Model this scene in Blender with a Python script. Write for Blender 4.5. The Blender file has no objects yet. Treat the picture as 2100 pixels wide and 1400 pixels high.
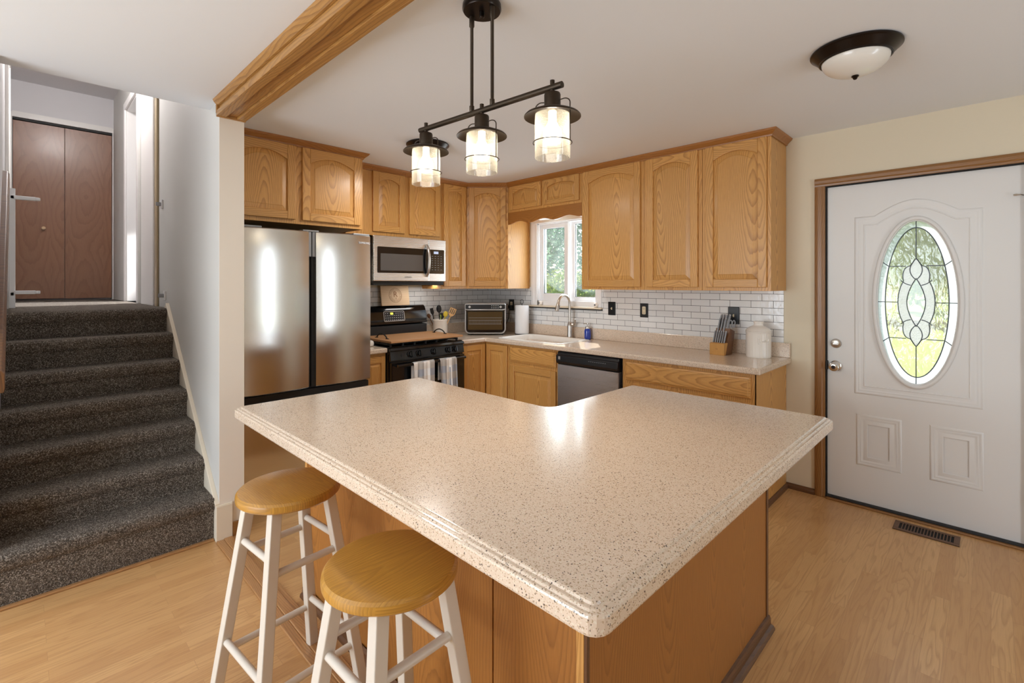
import bpy, bmesh, math, random
from mathutils import Vector, Matrix
R = random.Random(7)
PI = math.pi
SC = bpy.context.scene
COL = SC.collection

# ------------------------------------------------------------------ camera, sky, sun, daylight, exposure
cam_data = bpy.data.cameras.new('camera')
cam = bpy.data.objects.new('camera', cam_data); COL.objects.link(cam)
cam.location = (4.1287, -3.794, 1.4291)
cam.rotation_euler = (PI/2, 0, math.radians(44.5037))
cam_data.sensor_width = 36; cam_data.lens = 996.4356/2100*36
cam_data.shift_x = -4.74/2100; cam_data.shift_y = -117.41/2100
cam_data.clip_start = .05; cam_data.clip_end = 300
SC.camera = cam

vs = SC.view_settings
vs.view_transform = 'Standard'; vs.look = 'None'; vs.gamma = 1; vs.use_curve_mapping = False
vs.exposure = 0.18
SC.cycles.use_denoising = True
SC.cycles.max_bounces = 10; SC.cycles.diffuse_bounces = 5; SC.cycles.glossy_bounces = 4
SC.cycles.transmission_bounces = 8; SC.cycles.transparent_max_bounces = 16
SC.cycles.caustics_reflective = False; SC.cycles.caustics_refractive = False
SC.cycles.sample_clamp_indirect = 6

W = bpy.data.worlds.new('sky'); SC.world = W; W.use_nodes = True
wn = W.node_tree.nodes; wl = W.node_tree.links
bg = wn['Background']
sky = wn.new('ShaderNodeTexSky'); sky.sky_type = 'NISHITA'; sky.sun_disc = False
sky.sun_elevation = math.radians(46); sky.sun_rotation = math.radians(-39); sky.air_density = 1.0; sky.dust_density = 1.5
wl.new(sky.outputs['Color'], bg.inputs['Color']); bg.inputs['Strength'].default_value = 0.27

def lamp(name, kind, loc, energy, color=(1, 1, 1), rot=None, target=None, **k):
    d = bpy.data.lights.new(name, kind); d.energy = energy; d.color = color
    for a, v in k.items(): setattr(d, a, v)
    o = bpy.data.objects.new(name, d); COL.objects.link(o); o.location = loc
    if target is not None:
        o.rotation_euler = (Vector(target)-Vector(loc)).to_track_quat('-Z', 'Y').to_euler()
    elif rot is not None: o.rotation_euler = rot
    return o
SUN_DIR = Vector((.81, -1, -1.33)).normalized()
lamp('sun', 'SUN', (-4, 6, 8), 6.5, (1, .95, .86), target=tuple(Vector((-4, 6, 8))+SUN_DIR), angle=.009)
# daylight that comes in through the openings of the dining side (behind and beside the camera) and the kitchen window
lamp('daylight_patio', 'AREA', (2.35, -6.52, 1.1), 112, (.85, .925, 1), target=(2.6, 0, 4.2), shape='RECTANGLE', size=2.5, size_y=1.95)
lamp('daylight_east', 'AREA', (6.22, -1.6, 1.28), 22, (.82, .91, 1), target=(0, -1.6, 2.2), shape='RECTANGLE', size=.28, size_y=2.2)
lamp('daylight_kitchen', 'AREA', (1.11, .16, 1.68), 10, (.84, .92, 1), target=(1.6, -3, 2.6), shape='RECTANGLE', size=.62, size_y=.68)
lamp('daylight_hall', 'AREA', (-1.95, -2.1, 2.5), 3, (.95, .97, 1), target=(-1.95, -3.6, 1.7), shape='RECTANGLE', size=.8, size_y=1.2)

lamp('sun_through_hall_door', 'SPOT', (-1.95, -1.95, 2.7), 520, (.97, .98, 1), target=(-1.95, -3.5, 1.25), spot_size=math.radians(34), spot_blend=.3, shadow_soft_size=.03)
lamp('hall_fill_lamp', 'POINT', (-1.2, -3.45, 3.4), 34, (1, .97, .95), shadow_soft_size=.12)  # added fill with no fixture, brightens the upper hall

# ------------------------------------------------------------------ mesh building
class MB:
    def __init__(s): s.v = []; s.f = []; s.m = []; s.s = []; s.g = []; s.cm = 0; s.cg = 'z'; s.cs = False
    def add(s, vs_, fs, smooth=None):
        o = len(s.v); s.v += [tuple(p) for p in vs_]
        for f in fs:
            s.f.append(tuple(i+o for i in f)); s.m.append(s.cm); s.g.append(s.cg); s.s.append(s.cs if smooth is None else smooth)
        return s
    def mat(s, i, g=None):
        s.cm = i
        if g: s.cg = g
        return s
    def grain(s, g): s.cg = g; return s
    def box(s, x0, x1, y0, y1, z0, z1, g=None):
        if g: s.cg = g
        x0, x1 = min(x0, x1), max(x0, x1); y0, y1 = min(y0, y1), max(y0, y1); z0, z1 = min(z0, z1), max(z0, z1)
        return s.add([(x0,y0,z0),(x1,y0,z0),(x1,y1,z0),(x0,y1,z0),(x0,y0,z1),(x1,y0,z1),(x1,y1,z1),(x0,y1,z1)],
                     [(3,2,1,0),(4,5,6,7),(0,1,5,4),(1,2,6,5),(2,3,7,6),(3,0,4,7)])
    def obox(s, fr, u0, u1, w0, w1, d0, d1, g=None):
        return s.prism([(u0,w0),(u1,w0),(u1,w1),(u0,w1)], d0, d1, fr, g)
    def prism(s, poly, d0, d1, fr, g=None):
        if g: s.cg = g
        n = len(poly)
        vs_ = [fr(u, w, d0) for u, w in poly]+[fr(u, w, d1) for u, w in poly]
        fs = [tuple(range(n))[::-1], tuple(range(n, 2*n))]+[(i, (i+1) % n, n+(i+1) % n, n+i) for i in range(n)]
        return s.add(vs_, fs)
    def loft(s, rings, closed=True, cap0=True, cap1=True, smooth=None):
        n = len(rings[0]); vs_ = [p for r in rings for p in r]; fs = []
        for k in range(len(rings)-1):
            for i in range(n if closed else n-1):
                j = (i+1) % n
                fs.append((k*n+i, k*n+j, (k+1)*n+j, (k+1)*n+i))
        if cap0: fs.append(tuple(range(n))[::-1])
        if cap1: fs.append(tuple(range((len(rings)-1)*n, len(rings)*n)))
        return s.add(vs_, fs, smooth)
    def lathe(s, prof, c=(0, 0, 0), n=32, axis='z', smooth=True, cap0=True, cap1=True, fr=None):
        rings = []
        for r, z in prof:
            ring = []
            for i in range(n):
                a = 2*PI*i/n; p = (max(r, 1e-5)*math.cos(a), max(r, 1e-5)*math.sin(a), z)
                if fr: q = fr(*p)
                elif axis == 'z': q = (c[0]+p[0], c[1]+p[1], c[2]+p[2])
                elif axis == 'x': q = (c[0]+p[2], c[1]+p[0], c[2]+p[1])
                else: q = (c[0]+p[0], c[1]+p[2], c[2]+p[1])
                ring.append(q)
            rings.append(ring)
        return s.loft(rings, True, cap0, cap1, smooth)
    def tube(s, path, r, n=10, closed=False, smooth=True, caps=True, flat=None):
        P = [Vector(p) for p in path]; rings = []; N = len(P)
        t0 = (P[1]-P[0]).normalized()
        up = Vector((0, 0, 1)) if abs(t0.z) < .9 else Vector((1, 0, 0))
        nrm = (up-t0*up.dot(t0)).normalized()
        for i in range(N):
            if closed: t = (P[(i+1) % N]-P[i-1]).normalized()
            else: t = (P[min(i+1, N-1)]-P[max(i-1, 0)]).normalized()
            nrm = (nrm-t*nrm.dot(t)).normalized(); b = t.cross(nrm)
            rr = r[i] if isinstance(r, (list, tuple)) else r
            fl = 1 if flat is None else flat
            rings.append([tuple(P[i]+nrm*math.cos(2*PI*k/n)*rr*fl+b*math.sin(2*PI*k/n)*rr) for k in range(n)])
        if closed: rings.append(rings[0])
        return s.loft(rings, True, caps and not closed, caps and not closed, smooth)
    def molding(s, path, prof, closed=False, side=1, caps=True, g=None):
        """profile [(out, z)] swept along a plan polyline with mitred corners; out is to the left of travel times side"""
        if g: s.cg = g
        n = len(path); rings = []
        for i in range(n):
            p = Vector(path[i])
            a = Vector(path[i-1]) if (i > 0 or closed) else None
            b = Vector(path[(i+1) % n]) if (i < n-1 or closed) else None
            d1 = (p-a).normalized() if a is not None else (b-p).normalized()
            d2 = (b-p).normalized() if b is not None else d1
            n1 = Vector((-d1.y, d1.x))*side; n2 = Vector((-d2.y, d2.x))*side
            m = (n1+n2).normalized(); m = m/max(.2, m.dot(n1))
            rings.append([(p.x+m.x*o, p.y+m.y*o, z) for o, z in prof])
        if closed: rings.append(rings[0])
        return s.loft(rings, True, caps and not closed, caps and not closed)
    def xf(s, M):
        s.v = [tuple(M @ Vector(p)) for p in s.v]; return s

def frame(o, u, n=None):
    o = Vector(o); u = Vector((u[0], u[1], 0)).normalized()
    nn = Vector((u.y, -u.x, 0)) if n is None else Vector((n[0], n[1], 0)).normalized()
    return lambda a, w, d: tuple(o+u*a+Vector((0, 0, w))+nn*d)
FX = lambda u, w, d: (d, u, w)      # polygon in (y,z), extruded along x
FY = lambda u, w, d: (u, d, w)      # polygon in (x,z), extruded along y
FZ = lambda u, w, d: (u, w, d)      # polygon in (x,y), extruded along z

def offset_poly(poly, d):
    n = len(poly); out = []
    for i in range(n):
        p = Vector(poly[i]); a = Vector(poly[i-1]); b = Vector(poly[(i+1) % n])
        d1 = (p-a).normalized(); d2 = (b-p).normalized()
        n1 = Vector((-d1.y, d1.x)); n2 = Vector((-d2.y, d2.x)); m = (n1+n2).normalized(); m = m/max(.3, m.dot(n1))
        out.append((p.x+m.x*d, p.y+m.y*d))
    return out
def round_poly(poly, rad, seg=5):
    """poly counter-clockwise; rad a number or a list"""
    n = len(poly); out = []
    for i in range(n):
        r = rad[i] if isinstance(rad, (list, tuple)) else rad
        p = Vector(poly[i])
        if r <= 0: out.append(tuple(p)); continue
        a = (Vector(poly[i-1])-p).normalized(); b = (Vector(poly[(i+1) % n])-p).normalized()
        ang = a.angle(b); t = r/math.tan(ang/2)
        c = p+(a+b).normalized()*(r/math.sin(ang/2))
        s0 = p+a*t-c; s1 = p+b*t-c
        a0 = math.atan2(s0.y, s0.x); a1 = math.atan2(s1.y, s1.x)
        da = (a1-a0+PI) % (2*PI)-PI
        for k in range(seg+1): out.append((c.x+r*math.cos(a0+da*k/seg), c.y+r*math.sin(a0+da*k/seg)))
    return out

def wloc(o):
    v = Vector((0, 0, 0))
    while o is not None: v = v+o.location; o = o.parent
    return v

AX = {'x': 0, 'y': 1, 'z': 2}
def obj(name, mb, mats, parent=None, bevel=0, seg=2, angle=35, loc=None, local=False, normals=True):
    """ONE mesh object. Vertices are given in world space (or in the parent's space with local=True)."""
    if not isinstance(mats, (list, tuple)): mats = [mats]
    base = Vector((0, 0, 0))
    if parent is not None: base = Vector((0, 0, 0)) if local else wloc(parent)
    elif loc is not None: base = Vector(loc)
    elif not local:
        xs = [p[0] for p in mb.v]; ys = [p[1] for p in mb.v]; zs = [p[2] for p in mb.v]
        base = Vector(((min(xs)+max(xs))/2, (min(ys)+max(ys))/2, min(zs)))
    me = bpy.data.meshes.new(name)
    me.from_pydata([(p[0]-base.x, p[1]-base.y, p[2]-base.z) for p in mb.v], [], mb.f)
    me.polygons.foreach_set('material_index', mb.m); me.polygons.foreach_set('use_smooth', mb.s)
    if normals:
        bm = bmesh.new(); bm.from_mesh(me); bmesh.ops.recalc_face_normals(bm, faces=bm.faces); bm.to_mesh(me); bm.free()
    uv = me.uv_layers.new(name='UVMap')
    V = mb.v
    for i, p in enumerate(me.polygons):
        nx, ny, nz = abs(p.normal.x), abs(p.normal.y), abs(p.normal.z)
        dom = 0 if nx >= ny and nx >= nz else (1 if ny >= nz else 2)
        g = AX[mb.g[i]]
        if g == dom: a, b = [k for k in (0, 1, 2) if k != dom]
        else: a = 3-g-dom; b = g
        for li in p.loop_indices:
            q = V[me.loops[li].vertex_index]
            uv.data[li].uv = (q[a], q[b])
    for m in mats: me.materials.append(m)
    if any(mb.s): me.set_sharp_from_angle(angle=math.radians(angle))
    me.update()
    o = bpy.data.objects.new(name, me); COL.objects.link(o)
    if parent is not None: o.parent = parent
    else: o.location = base
    if bevel:
        bv = o.modifiers.new('edge', 'BEVEL'); bv.width = bevel; bv.segments = seg; bv.limit_method = 'ANGLE'; bv.angle_limit = math.radians(40)
    return o

def tag(o, label, cat, group=None):
    o['label'] = label; o['category'] = cat
    if group: o['group'] = group
    return o
def root(name, label, cat, loc=(0, 0, 0), group=None, rz=0):
    o = bpy.data.objects.new(name, None); COL.objects.link(o); o.location = loc; o.rotation_euler = (0, 0, rz)
    o.empty_display_size = .1
    return tag(o, label, cat, group)
def struct(name, mb, mats, parent=None, **k):
    o = obj(name, mb, mats, parent, **k)
    if parent is None: o['kind'] = 'structure'
    return o
def sroot(name, loc=(0, 0, 0)):
    o = bpy.data.objects.new(name, None); COL.objects.link(o); o.location = loc; o['kind'] = 'structure'; return o
def dup(src, loc, rz=0, label=None):
    r = src.copy(); COL.objects.link(r); r.location = loc; r.rotation_euler = (0, 0, rz)
    if label: r['label'] = label
    for ch in src.children:
        c = ch.copy(); COL.objects.link(c); c.parent = r
        for g in ch.children:
            d = g.copy(); COL.objects.link(d); d.parent = c
    return r
def box_obj(name, b, mats, parent=None, g='z', bevel=0, **k):
    return obj(name, MB().box(*b, g=g), mats, parent, bevel=bevel, **k)
def text_obj(name, body, size, mat, parent, M, ext=.0008, align='CENTER'):
    c = bpy.data.curves.new(name, 'FONT'); c.body = body; c.size = size; c.extrude = ext; c.align_x = align; c.align_y = 'CENTER'
    t = bpy.data.objects.new(name, c); COL.objects.link(t)
    dg = bpy.context.evaluated_depsgraph_get()
    me = bpy.data.meshes.new_from_object(t.evaluated_get(dg)); bpy.data.objects.remove(t)
    me.name = name; me.materials.clear(); me.materials.append(mat)
    me.transform(Matrix.Translation(-wloc(parent)) @ M)
    o = bpy.data.objects.new(name, me); COL.objects.link(o); o.parent = parent
    return o
def face_matrix(o, u, n, up=(0, 0, 1)):
    """text lying on a face: origin o, writing direction u, outward normal n"""
    u = Vector(u).normalized(); n = Vector(n).normalized(); w = n.cross(u)
    M = Matrix.Identity(4)
    for i in range(3): M[i][0] = u[i]; M[i][1] = w[i]; M[i][2] = n[i]; M[i][3] = o[i]
    return M
# ------------------------------------------------------------------ materials
def srgb(r, g, b):
    f = lambda c: (c/255/12.92) if c/255 <= .04045 else ((c/255+.055)/1.055)**2.4
    return (f(r), f(g), f(b), 1)
class M:
    def __init__(s, name):
        s.m = bpy.data.materials.new(name); s.m.use_nodes = True
        s.t = s.m.node_tree; s.n = s.t.nodes; s.l = s.t.links
        s.b = s.n['Principled BSDF']; s.out = s.n['Material Output']
    def node(s, kind, **k):
        n = s.n.new(kind)
        for a, v in k.items():
            if a.startswith('i_'): n.inputs[int(a[2:]) if a[2:].isdigit() else a[2:].replace('_', ' ')].default_value = v
            else: setattr(n, a, v)
        return n
    def link(s, a, b): s.l.new(a, b); return s
    def math(s, op, a, b=None, c=None):
        n = s.n.new('ShaderNodeMath'); n.operation = op
        for i, v in enumerate((a, b, c)):
            if v is None: continue
            if isinstance(v, (int, float)): n.inputs[i].default_value = v
            else: s.l.new(v, n.inputs[i])
        return n.outputs[0]
    def ramp(s, fac, stops, interp='LINEAR'):
        n = s.n.new('ShaderNodeValToRGB'); n.color_ramp.interpolation = interp
        e = n.color_ramp.elements
        while len(e) < len(stops): e.new(.5)
        for k, (p, c) in enumerate(stops): e[k].position = p; e[k].color = c if len(c) == 4 else (*c, 1)
        s.l.new(fac, n.inputs[0]); return n.outputs[0]
    def mix(s, fac, a, b, mode='MIX'):
        n = s.n.new('ShaderNodeMix'); n.data_type = 'RGBA'; n.blend_type = mode
        for i, v in ((0, fac), (6, a), (7, b)):
            if isinstance(v, (int, float)): n.inputs[i].default_value = v
            elif isinstance(v, tuple): n.inputs[i].default_value = v
            else: s.l.new(v, n.inputs[i])
        return n.outputs[2]
    def vec(s, kind='Object'):
        return s.n.new('ShaderNodeTexCoord').outputs[kind]
    def mapping(s, v, scale=(1, 1, 1), loc=(0, 0, 0), rot=(0, 0, 0)):
        n = s.n.new('ShaderNodeMapping'); s.l.new(v, n.inputs[0]); n.inputs['Scale'].default_value = scale
        n.inputs['Location'].default_value = loc; n.inputs['Rotation'].default_value = rot; return n.outputs[0]
    def noise(s, v, scale, detail=2, rough=.5, dist=0):
        n = s.n.new('ShaderNodeTexNoise'); s.l.new(v, n.inputs['Vector']); n.inputs['Scale'].default_value = scale
        n.inputs['Detail'].default_value = detail; n.inputs['Roughness'].default_value = rough; n.inputs['Distortion'].default_value = dist
        return n.outputs['Fac']
    def bump(s, h, strength=.2, dist=.01):
        n = s.n.new('ShaderNodeBump'); n.inputs['Strength'].default_value = strength; n.inputs['Distance'].default_value = dist
        s.l.new(h, n.inputs['Height']); s.l.new(n.outputs[0], s.b.inputs['Normal']); return n
    def base(s, c): 
        if isinstance(c, tuple): s.b.inputs['Base Color'].default_value = c
        else: s.l.new(c, s.b.inputs['Base Color'])
        return s
    def set(s, **k):
        for a, v in k.items():
            a = a.replace('_', ' ')
            if a not in s.b.inputs: a = a.title() if a.title() in s.b.inputs else a
            s.b.inputs[a].default_value = v
        return s

def plain(name, c, rough=.5, metal=0, spec=None, bump=None, coat=0, emit=None):
    k = M(name); k.base(c); k.set(Roughness=rough, Metallic=metal)
    if spec is not None: k.b.inputs['Specular IOR Level'].default_value = spec
    if coat: k.b.inputs['Coat Weight'].default_value = coat; k.b.inputs['Coat Roughness'].default_value = .08
    if bump: k.bump(k.noise(k.vec(), bump[0], 3), bump[1], bump[2] if len(bump) > 2 else .002)
    if emit: k.b.inputs['Emission Color'].default_value = emit[0]; k.b.inputs['Emission Strength'].default_value = emit[1]
    return k.m

def wood(name, light, mid, dark, rough=.38, freq=95, slope=.11, line=.75, pore=.7, coat=.15, wobble=.035, vary=.1):
    """oak with flat-sawn figure; the grain runs along v of the face-aligned UVs"""
    k = M(name)
    uv = k.vec('UV')
    rnd = k.node('ShaderNodeObjectInfo').outputs['Random']
    sep = k.node('ShaderNodeSeparateXYZ'); k.link(uv, sep.inputs[0])
    u = k.math('ADD', sep.outputs[0], k.math('MULTIPLY', rnd, 13.7)); v = k.math('ADD', sep.outputs[1], k.math('MULTIPLY', rnd, 7.3))
    comb = k.node('ShaderNodeCombineXYZ'); k.link(u, comb.inputs[0]); k.link(v, comb.inputs[1])
    p = comb.outputs[0]
    # boards about 0.3 m wide, each with its own heart line
    bu = k.math('MULTIPLY', u, 3.3); cell = k.math('FLOOR', bu); fu = k.math('DIVIDE', k.math('SUBTRACT', k.math('FRACT', bu), .5), 3.3)
    low = k.noise(k.mapping(p, (2.2, .9, 1)), 1.0, 2)
    du = k.math('ADD', fu, k.math('MULTIPLY', k.math('SUBTRACT', low, .5), .16))
    lowz = k.noise(k.mapping(p, (3, 1.6, 1), (5, 9, 0)), 1.0, 2)
    tri = k.math('PINGPONG', v, .62)
    dv = k.math('ADD', k.math('ADD', k.math('MULTIPLY', tri, slope), .012), k.math('MULTIPLY', lowz, wobble))
    rad = k.math('SQRT', k.math('ADD', k.math('MULTIPLY', du, du), k.math('MULTIPLY', dv, dv)))
    fine = k.noise(k.mapping(p, (55, 7, 1)), 1.0, 3)
    rg = k.math('FRACT', k.math('ADD', k.math('MULTIPLY', rad, freq), k.math('MULTIPLY', fine, .55)))
    ring = k.ramp(rg, [(0, (0, 0, 0)), (.45, (.12, .12, .12)), (.8, (.75, .75, .75)), (.9, (1, 1, 1)), (1, (0, 0, 0))])
    pores = k.ramp(k.noise(k.mapping(p, (420, 14, 1)), 1.0, 3, .6), [(.42, (1, 1, 1)), (.62, (0, 0, 0))])
    c = k.mix(k.math('MULTIPLY', ring, line), light, dark)
    c = k.mix(k.math('MULTIPLY', pores, pore*.35), c, dark)
    tone = k.noise(k.mapping(p, (9, .7, 1), (3, 1, 0)), 1.0, 2)
    c = k.mix(k.math('MULTIPLY', tone, .55), c, mid)
    hsv = k.node('ShaderNodeHueSaturation'); k.link(c, hsv.inputs['Color'])
    k.link(k.math('ADD', 1-vary/2, k.math('MULTIPLY', rnd, vary)), hsv.inputs['Value'])
    k.base(hsv.outputs[0]); k.set(Roughness=rough); k.b.inputs['Coat Weight'].default_value = coat; k.b.inputs['Coat Roughness'].default_value = .2
    k.bump(k.math('ADD', k.math('MULTIPLY', pores, -.5), k.math('MULTIPLY', ring, -.3)), .12, .002)
    return k.m

OAK = wood('oak_honey', srgb(220, 168, 98), srgb(206, 150, 78), srgb(140, 88, 38))
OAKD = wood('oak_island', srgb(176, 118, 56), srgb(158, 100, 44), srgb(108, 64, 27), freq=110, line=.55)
OAKT = wood('oak_trim', srgb(160, 114, 64), srgb(140, 96, 50), srgb(92, 58, 26), freq=120, line=.6)
OAKS = wood('oak_floor_strip', srgb(186, 140, 92), srgb(168, 122, 76), srgb(116, 78, 46), freq=120, line=.6)
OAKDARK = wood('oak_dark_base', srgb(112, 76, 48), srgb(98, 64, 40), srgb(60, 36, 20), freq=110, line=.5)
BEAMW = wood('oak_beam', srgb(200, 150, 82), srgb(178, 126, 66), srgb(116, 72, 34), freq=75, line=.7, slope=.1, vary=.35)
STOOLW = wood('stool_seat_wood', srgb(206, 154, 66), srgb(180, 126, 48), srgb(112, 74, 30), rough=.28, freq=150, slope=.05, line=.4, pore=1, coat=.35, vary=.06)
BOARDW = wood('noodle_board_wood', srgb(200, 152, 104), srgb(176, 122, 78), srgb(128, 82, 50), freq=90, slope=.05, line=.3, coat=0, rough=.55)
MAPLE = wood('maple_board', srgb(232, 202, 164), srgb(222, 188, 148), srgb(196, 158, 116), freq=60, line=.2, coat=0, rough=.5, pore=.2)
BLOCKW = wood('knife_block_wood', srgb(206, 156, 88), srgb(190, 134, 66), srgb(140, 90, 42), line=.3, coat=0)
BLOCKWD = wood('knife_block_dark', srgb(120, 78, 44), srgb(104, 64, 36), srgb(70, 42, 22), line=.3, coat=0)
LUAN = wood('luan_plywood', srgb(150, 108, 82), srgb(134, 92, 68), srgb(94, 60, 42), rough=.32, freq=30, slope=.16, line=.4, wobble=.12, coat=.2, vary=.06)
RAILW = wood('handrail_wood', srgb(120, 80, 44), srgb(98, 62, 34), srgb(64, 40, 22), coat=.2)
SPOON = wood('spoon_wood', srgb(222, 180, 124), srgb(206, 160, 104), srgb(170, 120, 70), line=.2, coat=0, rough=.6)

WALLC = plain('paint_cream', srgb(222, 211, 188), .7, bump=(90, .05))
WALLG = plain('paint_grey_white', srgb(202, 200, 195), .65, bump=(90, .05))
WALLH = plain('paint_hall', srgb(222, 220, 222), .65)
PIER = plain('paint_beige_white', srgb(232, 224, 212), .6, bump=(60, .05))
CEIL = plain('paint_ceiling', srgb(234, 238, 243), .8, bump=(120, .06))
TRIM = plain('paint_white_trim', srgb(236, 233, 230), .35)
TRIMC = plain('paint_cream_trim', srgb(228, 216, 196), .4)
TAN = plain('paint_tan_edge', srgb(166, 148, 116), .5)
DOORW = plain('paint_door_white', srgb(226, 225, 223), .42, bump=(140, .03))
VINYL = plain('vinyl_white', srgb(240, 241, 244), .3)
GASKET = plain('gasket_grey', srgb(90, 96, 104), .5)
STOOLP = plain('stool_white_paint', srgb(216, 208, 197), .4, bump=(50, .04))
CERAM = plain('ceramic_white', srgb(236, 230, 222), .18, coat=.3)
CERAMC = plain('ceramic_cream', srgb(240, 228, 206), .2, coat=.3)
SINKW = plain('sink_white', srgb(242, 240, 236), .15, coat=.3)
PAPER = plain('paper_white', srgb(238, 238, 240), .9, bump=(160, .2, .003))
BLACKG = plain('black_gloss', srgb(14, 15, 17), .12, coat=.4)
BLACKS = plain('black_satin', srgb(22, 23, 26), .32)
BLACKM = plain('black_matte', srgb(26, 25, 24), .6)
IRON = plain('cast_iron', srgb(24, 24, 25), .55, bump=(200, .2))
RUBBER = plain('rubber_dark', srgb(40, 38, 38), .7)
BRONZE = plain('oil_rubbed_bronze', srgb(66, 56, 46), .42, .75, bump=(120, .05))
BRONZED = plain('oil_rubbed_bronze_dark', srgb(40, 32, 27), .3, .7)
NICKEL = plain('brushed_nickel', srgb(196, 190, 182), .28, 1)
CHROME = plain('chrome_satin', srgb(214, 212, 208), .18, 1)
GREYP = plain('plastic_grey', srgb(150, 152, 156), .4)
SILVER = plain('silver_plastic', srgb(196, 196, 196), .3, .6)
IVORY = plain('plastic_ivory', srgb(232, 220, 190), .35)
BLUEB = plain('glass_blue_bottle', srgb(32, 70, 190), .08, coat=.5)
BLUEB.node_tree.nodes['Principled BSDF'].inputs['Transmission Weight'].default_value = .35
YELLOWP = plain('utensil_yellow', srgb(214, 190, 60), .4)
GREENP = plain('utensil_green', srgb(150, 176, 80), .4)
MARK = plain('printed_white', srgb(220, 222, 226), .5)
MARKG = plain('printed_grey', srgb(140, 142, 146), .5)
BURN = plain('burnt_engraving', srgb(150, 96, 56), .7)
LEAD = plain('lead_came', srgb(70, 74, 78), .4, .6)
VENTB = plain('register_brown', srgb(104, 74, 52), .45, .2)
VENTH = plain('register_hole', srgb(14, 12, 11), .8)
DARKGAP = plain('shadow_gap', srgb(20, 18, 16), .8)
OVENIN = plain('oven_cavity', srgb(84, 66, 38), .2, .3)
DISPG = plain('display_green', srgb(20, 24, 10), .3, emit=((.75, .72, .08, 1), 1.6))
DISPW = plain('display_pale', srgb(150, 160, 185), .3, emit=((.6, .68, .9, 1), .5))
BULB = plain('bulb_glow', (1, .93, .8, 1), .4, emit=((1, .9, .76, 1), 15))

def steel(name, c=(.62, .6, .58, 1), rough=.24, aniso=.75, horizontal=True):
    k = M(name); k.base(c); k.set(Metallic=1, Roughness=rough)
    k.b.inputs['Anisotropic'].default_value = aniso
    tg = k.node('ShaderNodeTangent', direction_type='RADIAL', axis='Z'); k.link(tg.outputs[0], k.b.inputs['Tangent'])
    n = k.noise(k.mapping(k.vec(), (3, 3, 420) if horizontal else (420, 420, 3)), 1, 2)
    k.bump(n, .003, .001)
    r = k.math('ADD', k.math('MULTIPLY', n, .04), rough-.02); k.link(r, k.b.inputs['Roughness'])
    return k.m
STEEL = steel('stainless_brushed', (.68, .67, .66, 1), .2, .85)
STEELD = steel('stainless_dishwasher', (.58, .58, .6, 1), .28)
STEELM = steel('stainless_microwave', (.76, .755, .75, 1), .27)

def speckle():
    k = M('solid_surface_speckled')
    p = k.vec('Object')
    def layer(scale, lo):
        n = k.node('ShaderNodeTexVoronoi', feature='F1'); k.link(p, n.inputs['Vector']); n.inputs['Scale'].default_value = scale
        s = k.node('ShaderNodeSeparateColor'); k.link(n.outputs['Color'], s.inputs[0])
        return s.outputs[0], n.outputs['Distance']
    base = k.mix(k.noise(p, 6, 2), srgb(218, 197, 177), srgb(224, 206, 188))
    a, da = layer(460, 0)
    c = k.mix(k.ramp(a, [(0, (1, 1, 1)), (.13, (0, 0, 0))], 'CONSTANT'), base, srgb(182, 158, 130))
    b, db = layer(400, 0)
    c = k.mix(k.ramp(b, [(0, (1, 1, 1)), (.12, (0, 0, 0))], 'CONSTANT'), c, srgb(226, 214, 196))
    d, dd = layer(290, 0)
    m = k.math('MULTIPLY', k.ramp(d, [(0, (1, 1, 1)), (.075, (0, 0, 0))], 'CONSTANT'), k.ramp(dd, [(0, (1, 1, 1)), (.42, (0, 0, 0))], 'CONSTANT'))
    c = k.mix(m, c, srgb(120, 104, 90))
    e, de = layer(170, 0)
    m2 = k.math('MULTIPLY', k.ramp(e, [(0, (1, 1, 1)), (.06, (0, 0, 0))], 'CONSTANT'), k.ramp(de, [(0, (1, 1, 1)), (.3, (0, 0, 0))], 'CONSTANT'))
    c = k.mix(m2, c, srgb(96, 84, 78))
    k.base(c); k.set(Roughness=.2); k.b.inputs['Coat Weight'].default_value = .25; k.b.inputs['Coat Roughness'].default_value = .12
    return k.m
STONE = speckle()

def tile():
    k = M('subway_tile_white')
    uv = k.vec('UV')
    n = k.node('ShaderNodeTexBrick'); k.link(k.mapping(uv, (1, 1, 1), (-.04+.1524*4, -1.3742+.0508*40, 0)), n.inputs['Vector'])
    n.offset = .5; n.inputs['Scale'].default_value = 1; n.inputs['Brick Width'].default_value = .1524; n.inputs['Row Height'].default_value = .0504
    n.inputs['Mortar Size'].default_value = .0015; n.inputs['Mortar Smooth'].default_value = .1; n.inputs['Bias'].default_value = 0
    n.inputs['Color1'].default_value = srgb(226, 227, 228); n.inputs['Color2'].default_value = srgb(236, 236, 236); n.inputs['Mortar'].default_value = srgb(58, 60, 66)
    k.base(n.outputs['Color'])
    wav = k.noise(uv, 34, 2)
    k.bump(k.math('ADD', k.math('MULTIPLY', n.outputs['Fac'], -1.0), k.math('MULTIPLY', wav, .9)), .35, .003)
    k.link(k.math('ADD', .12, k.math('MULTIPLY', n.outputs['Fac'], .6)), k.b.inputs['Roughness'])
    return k.m
TILE = tile()

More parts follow.
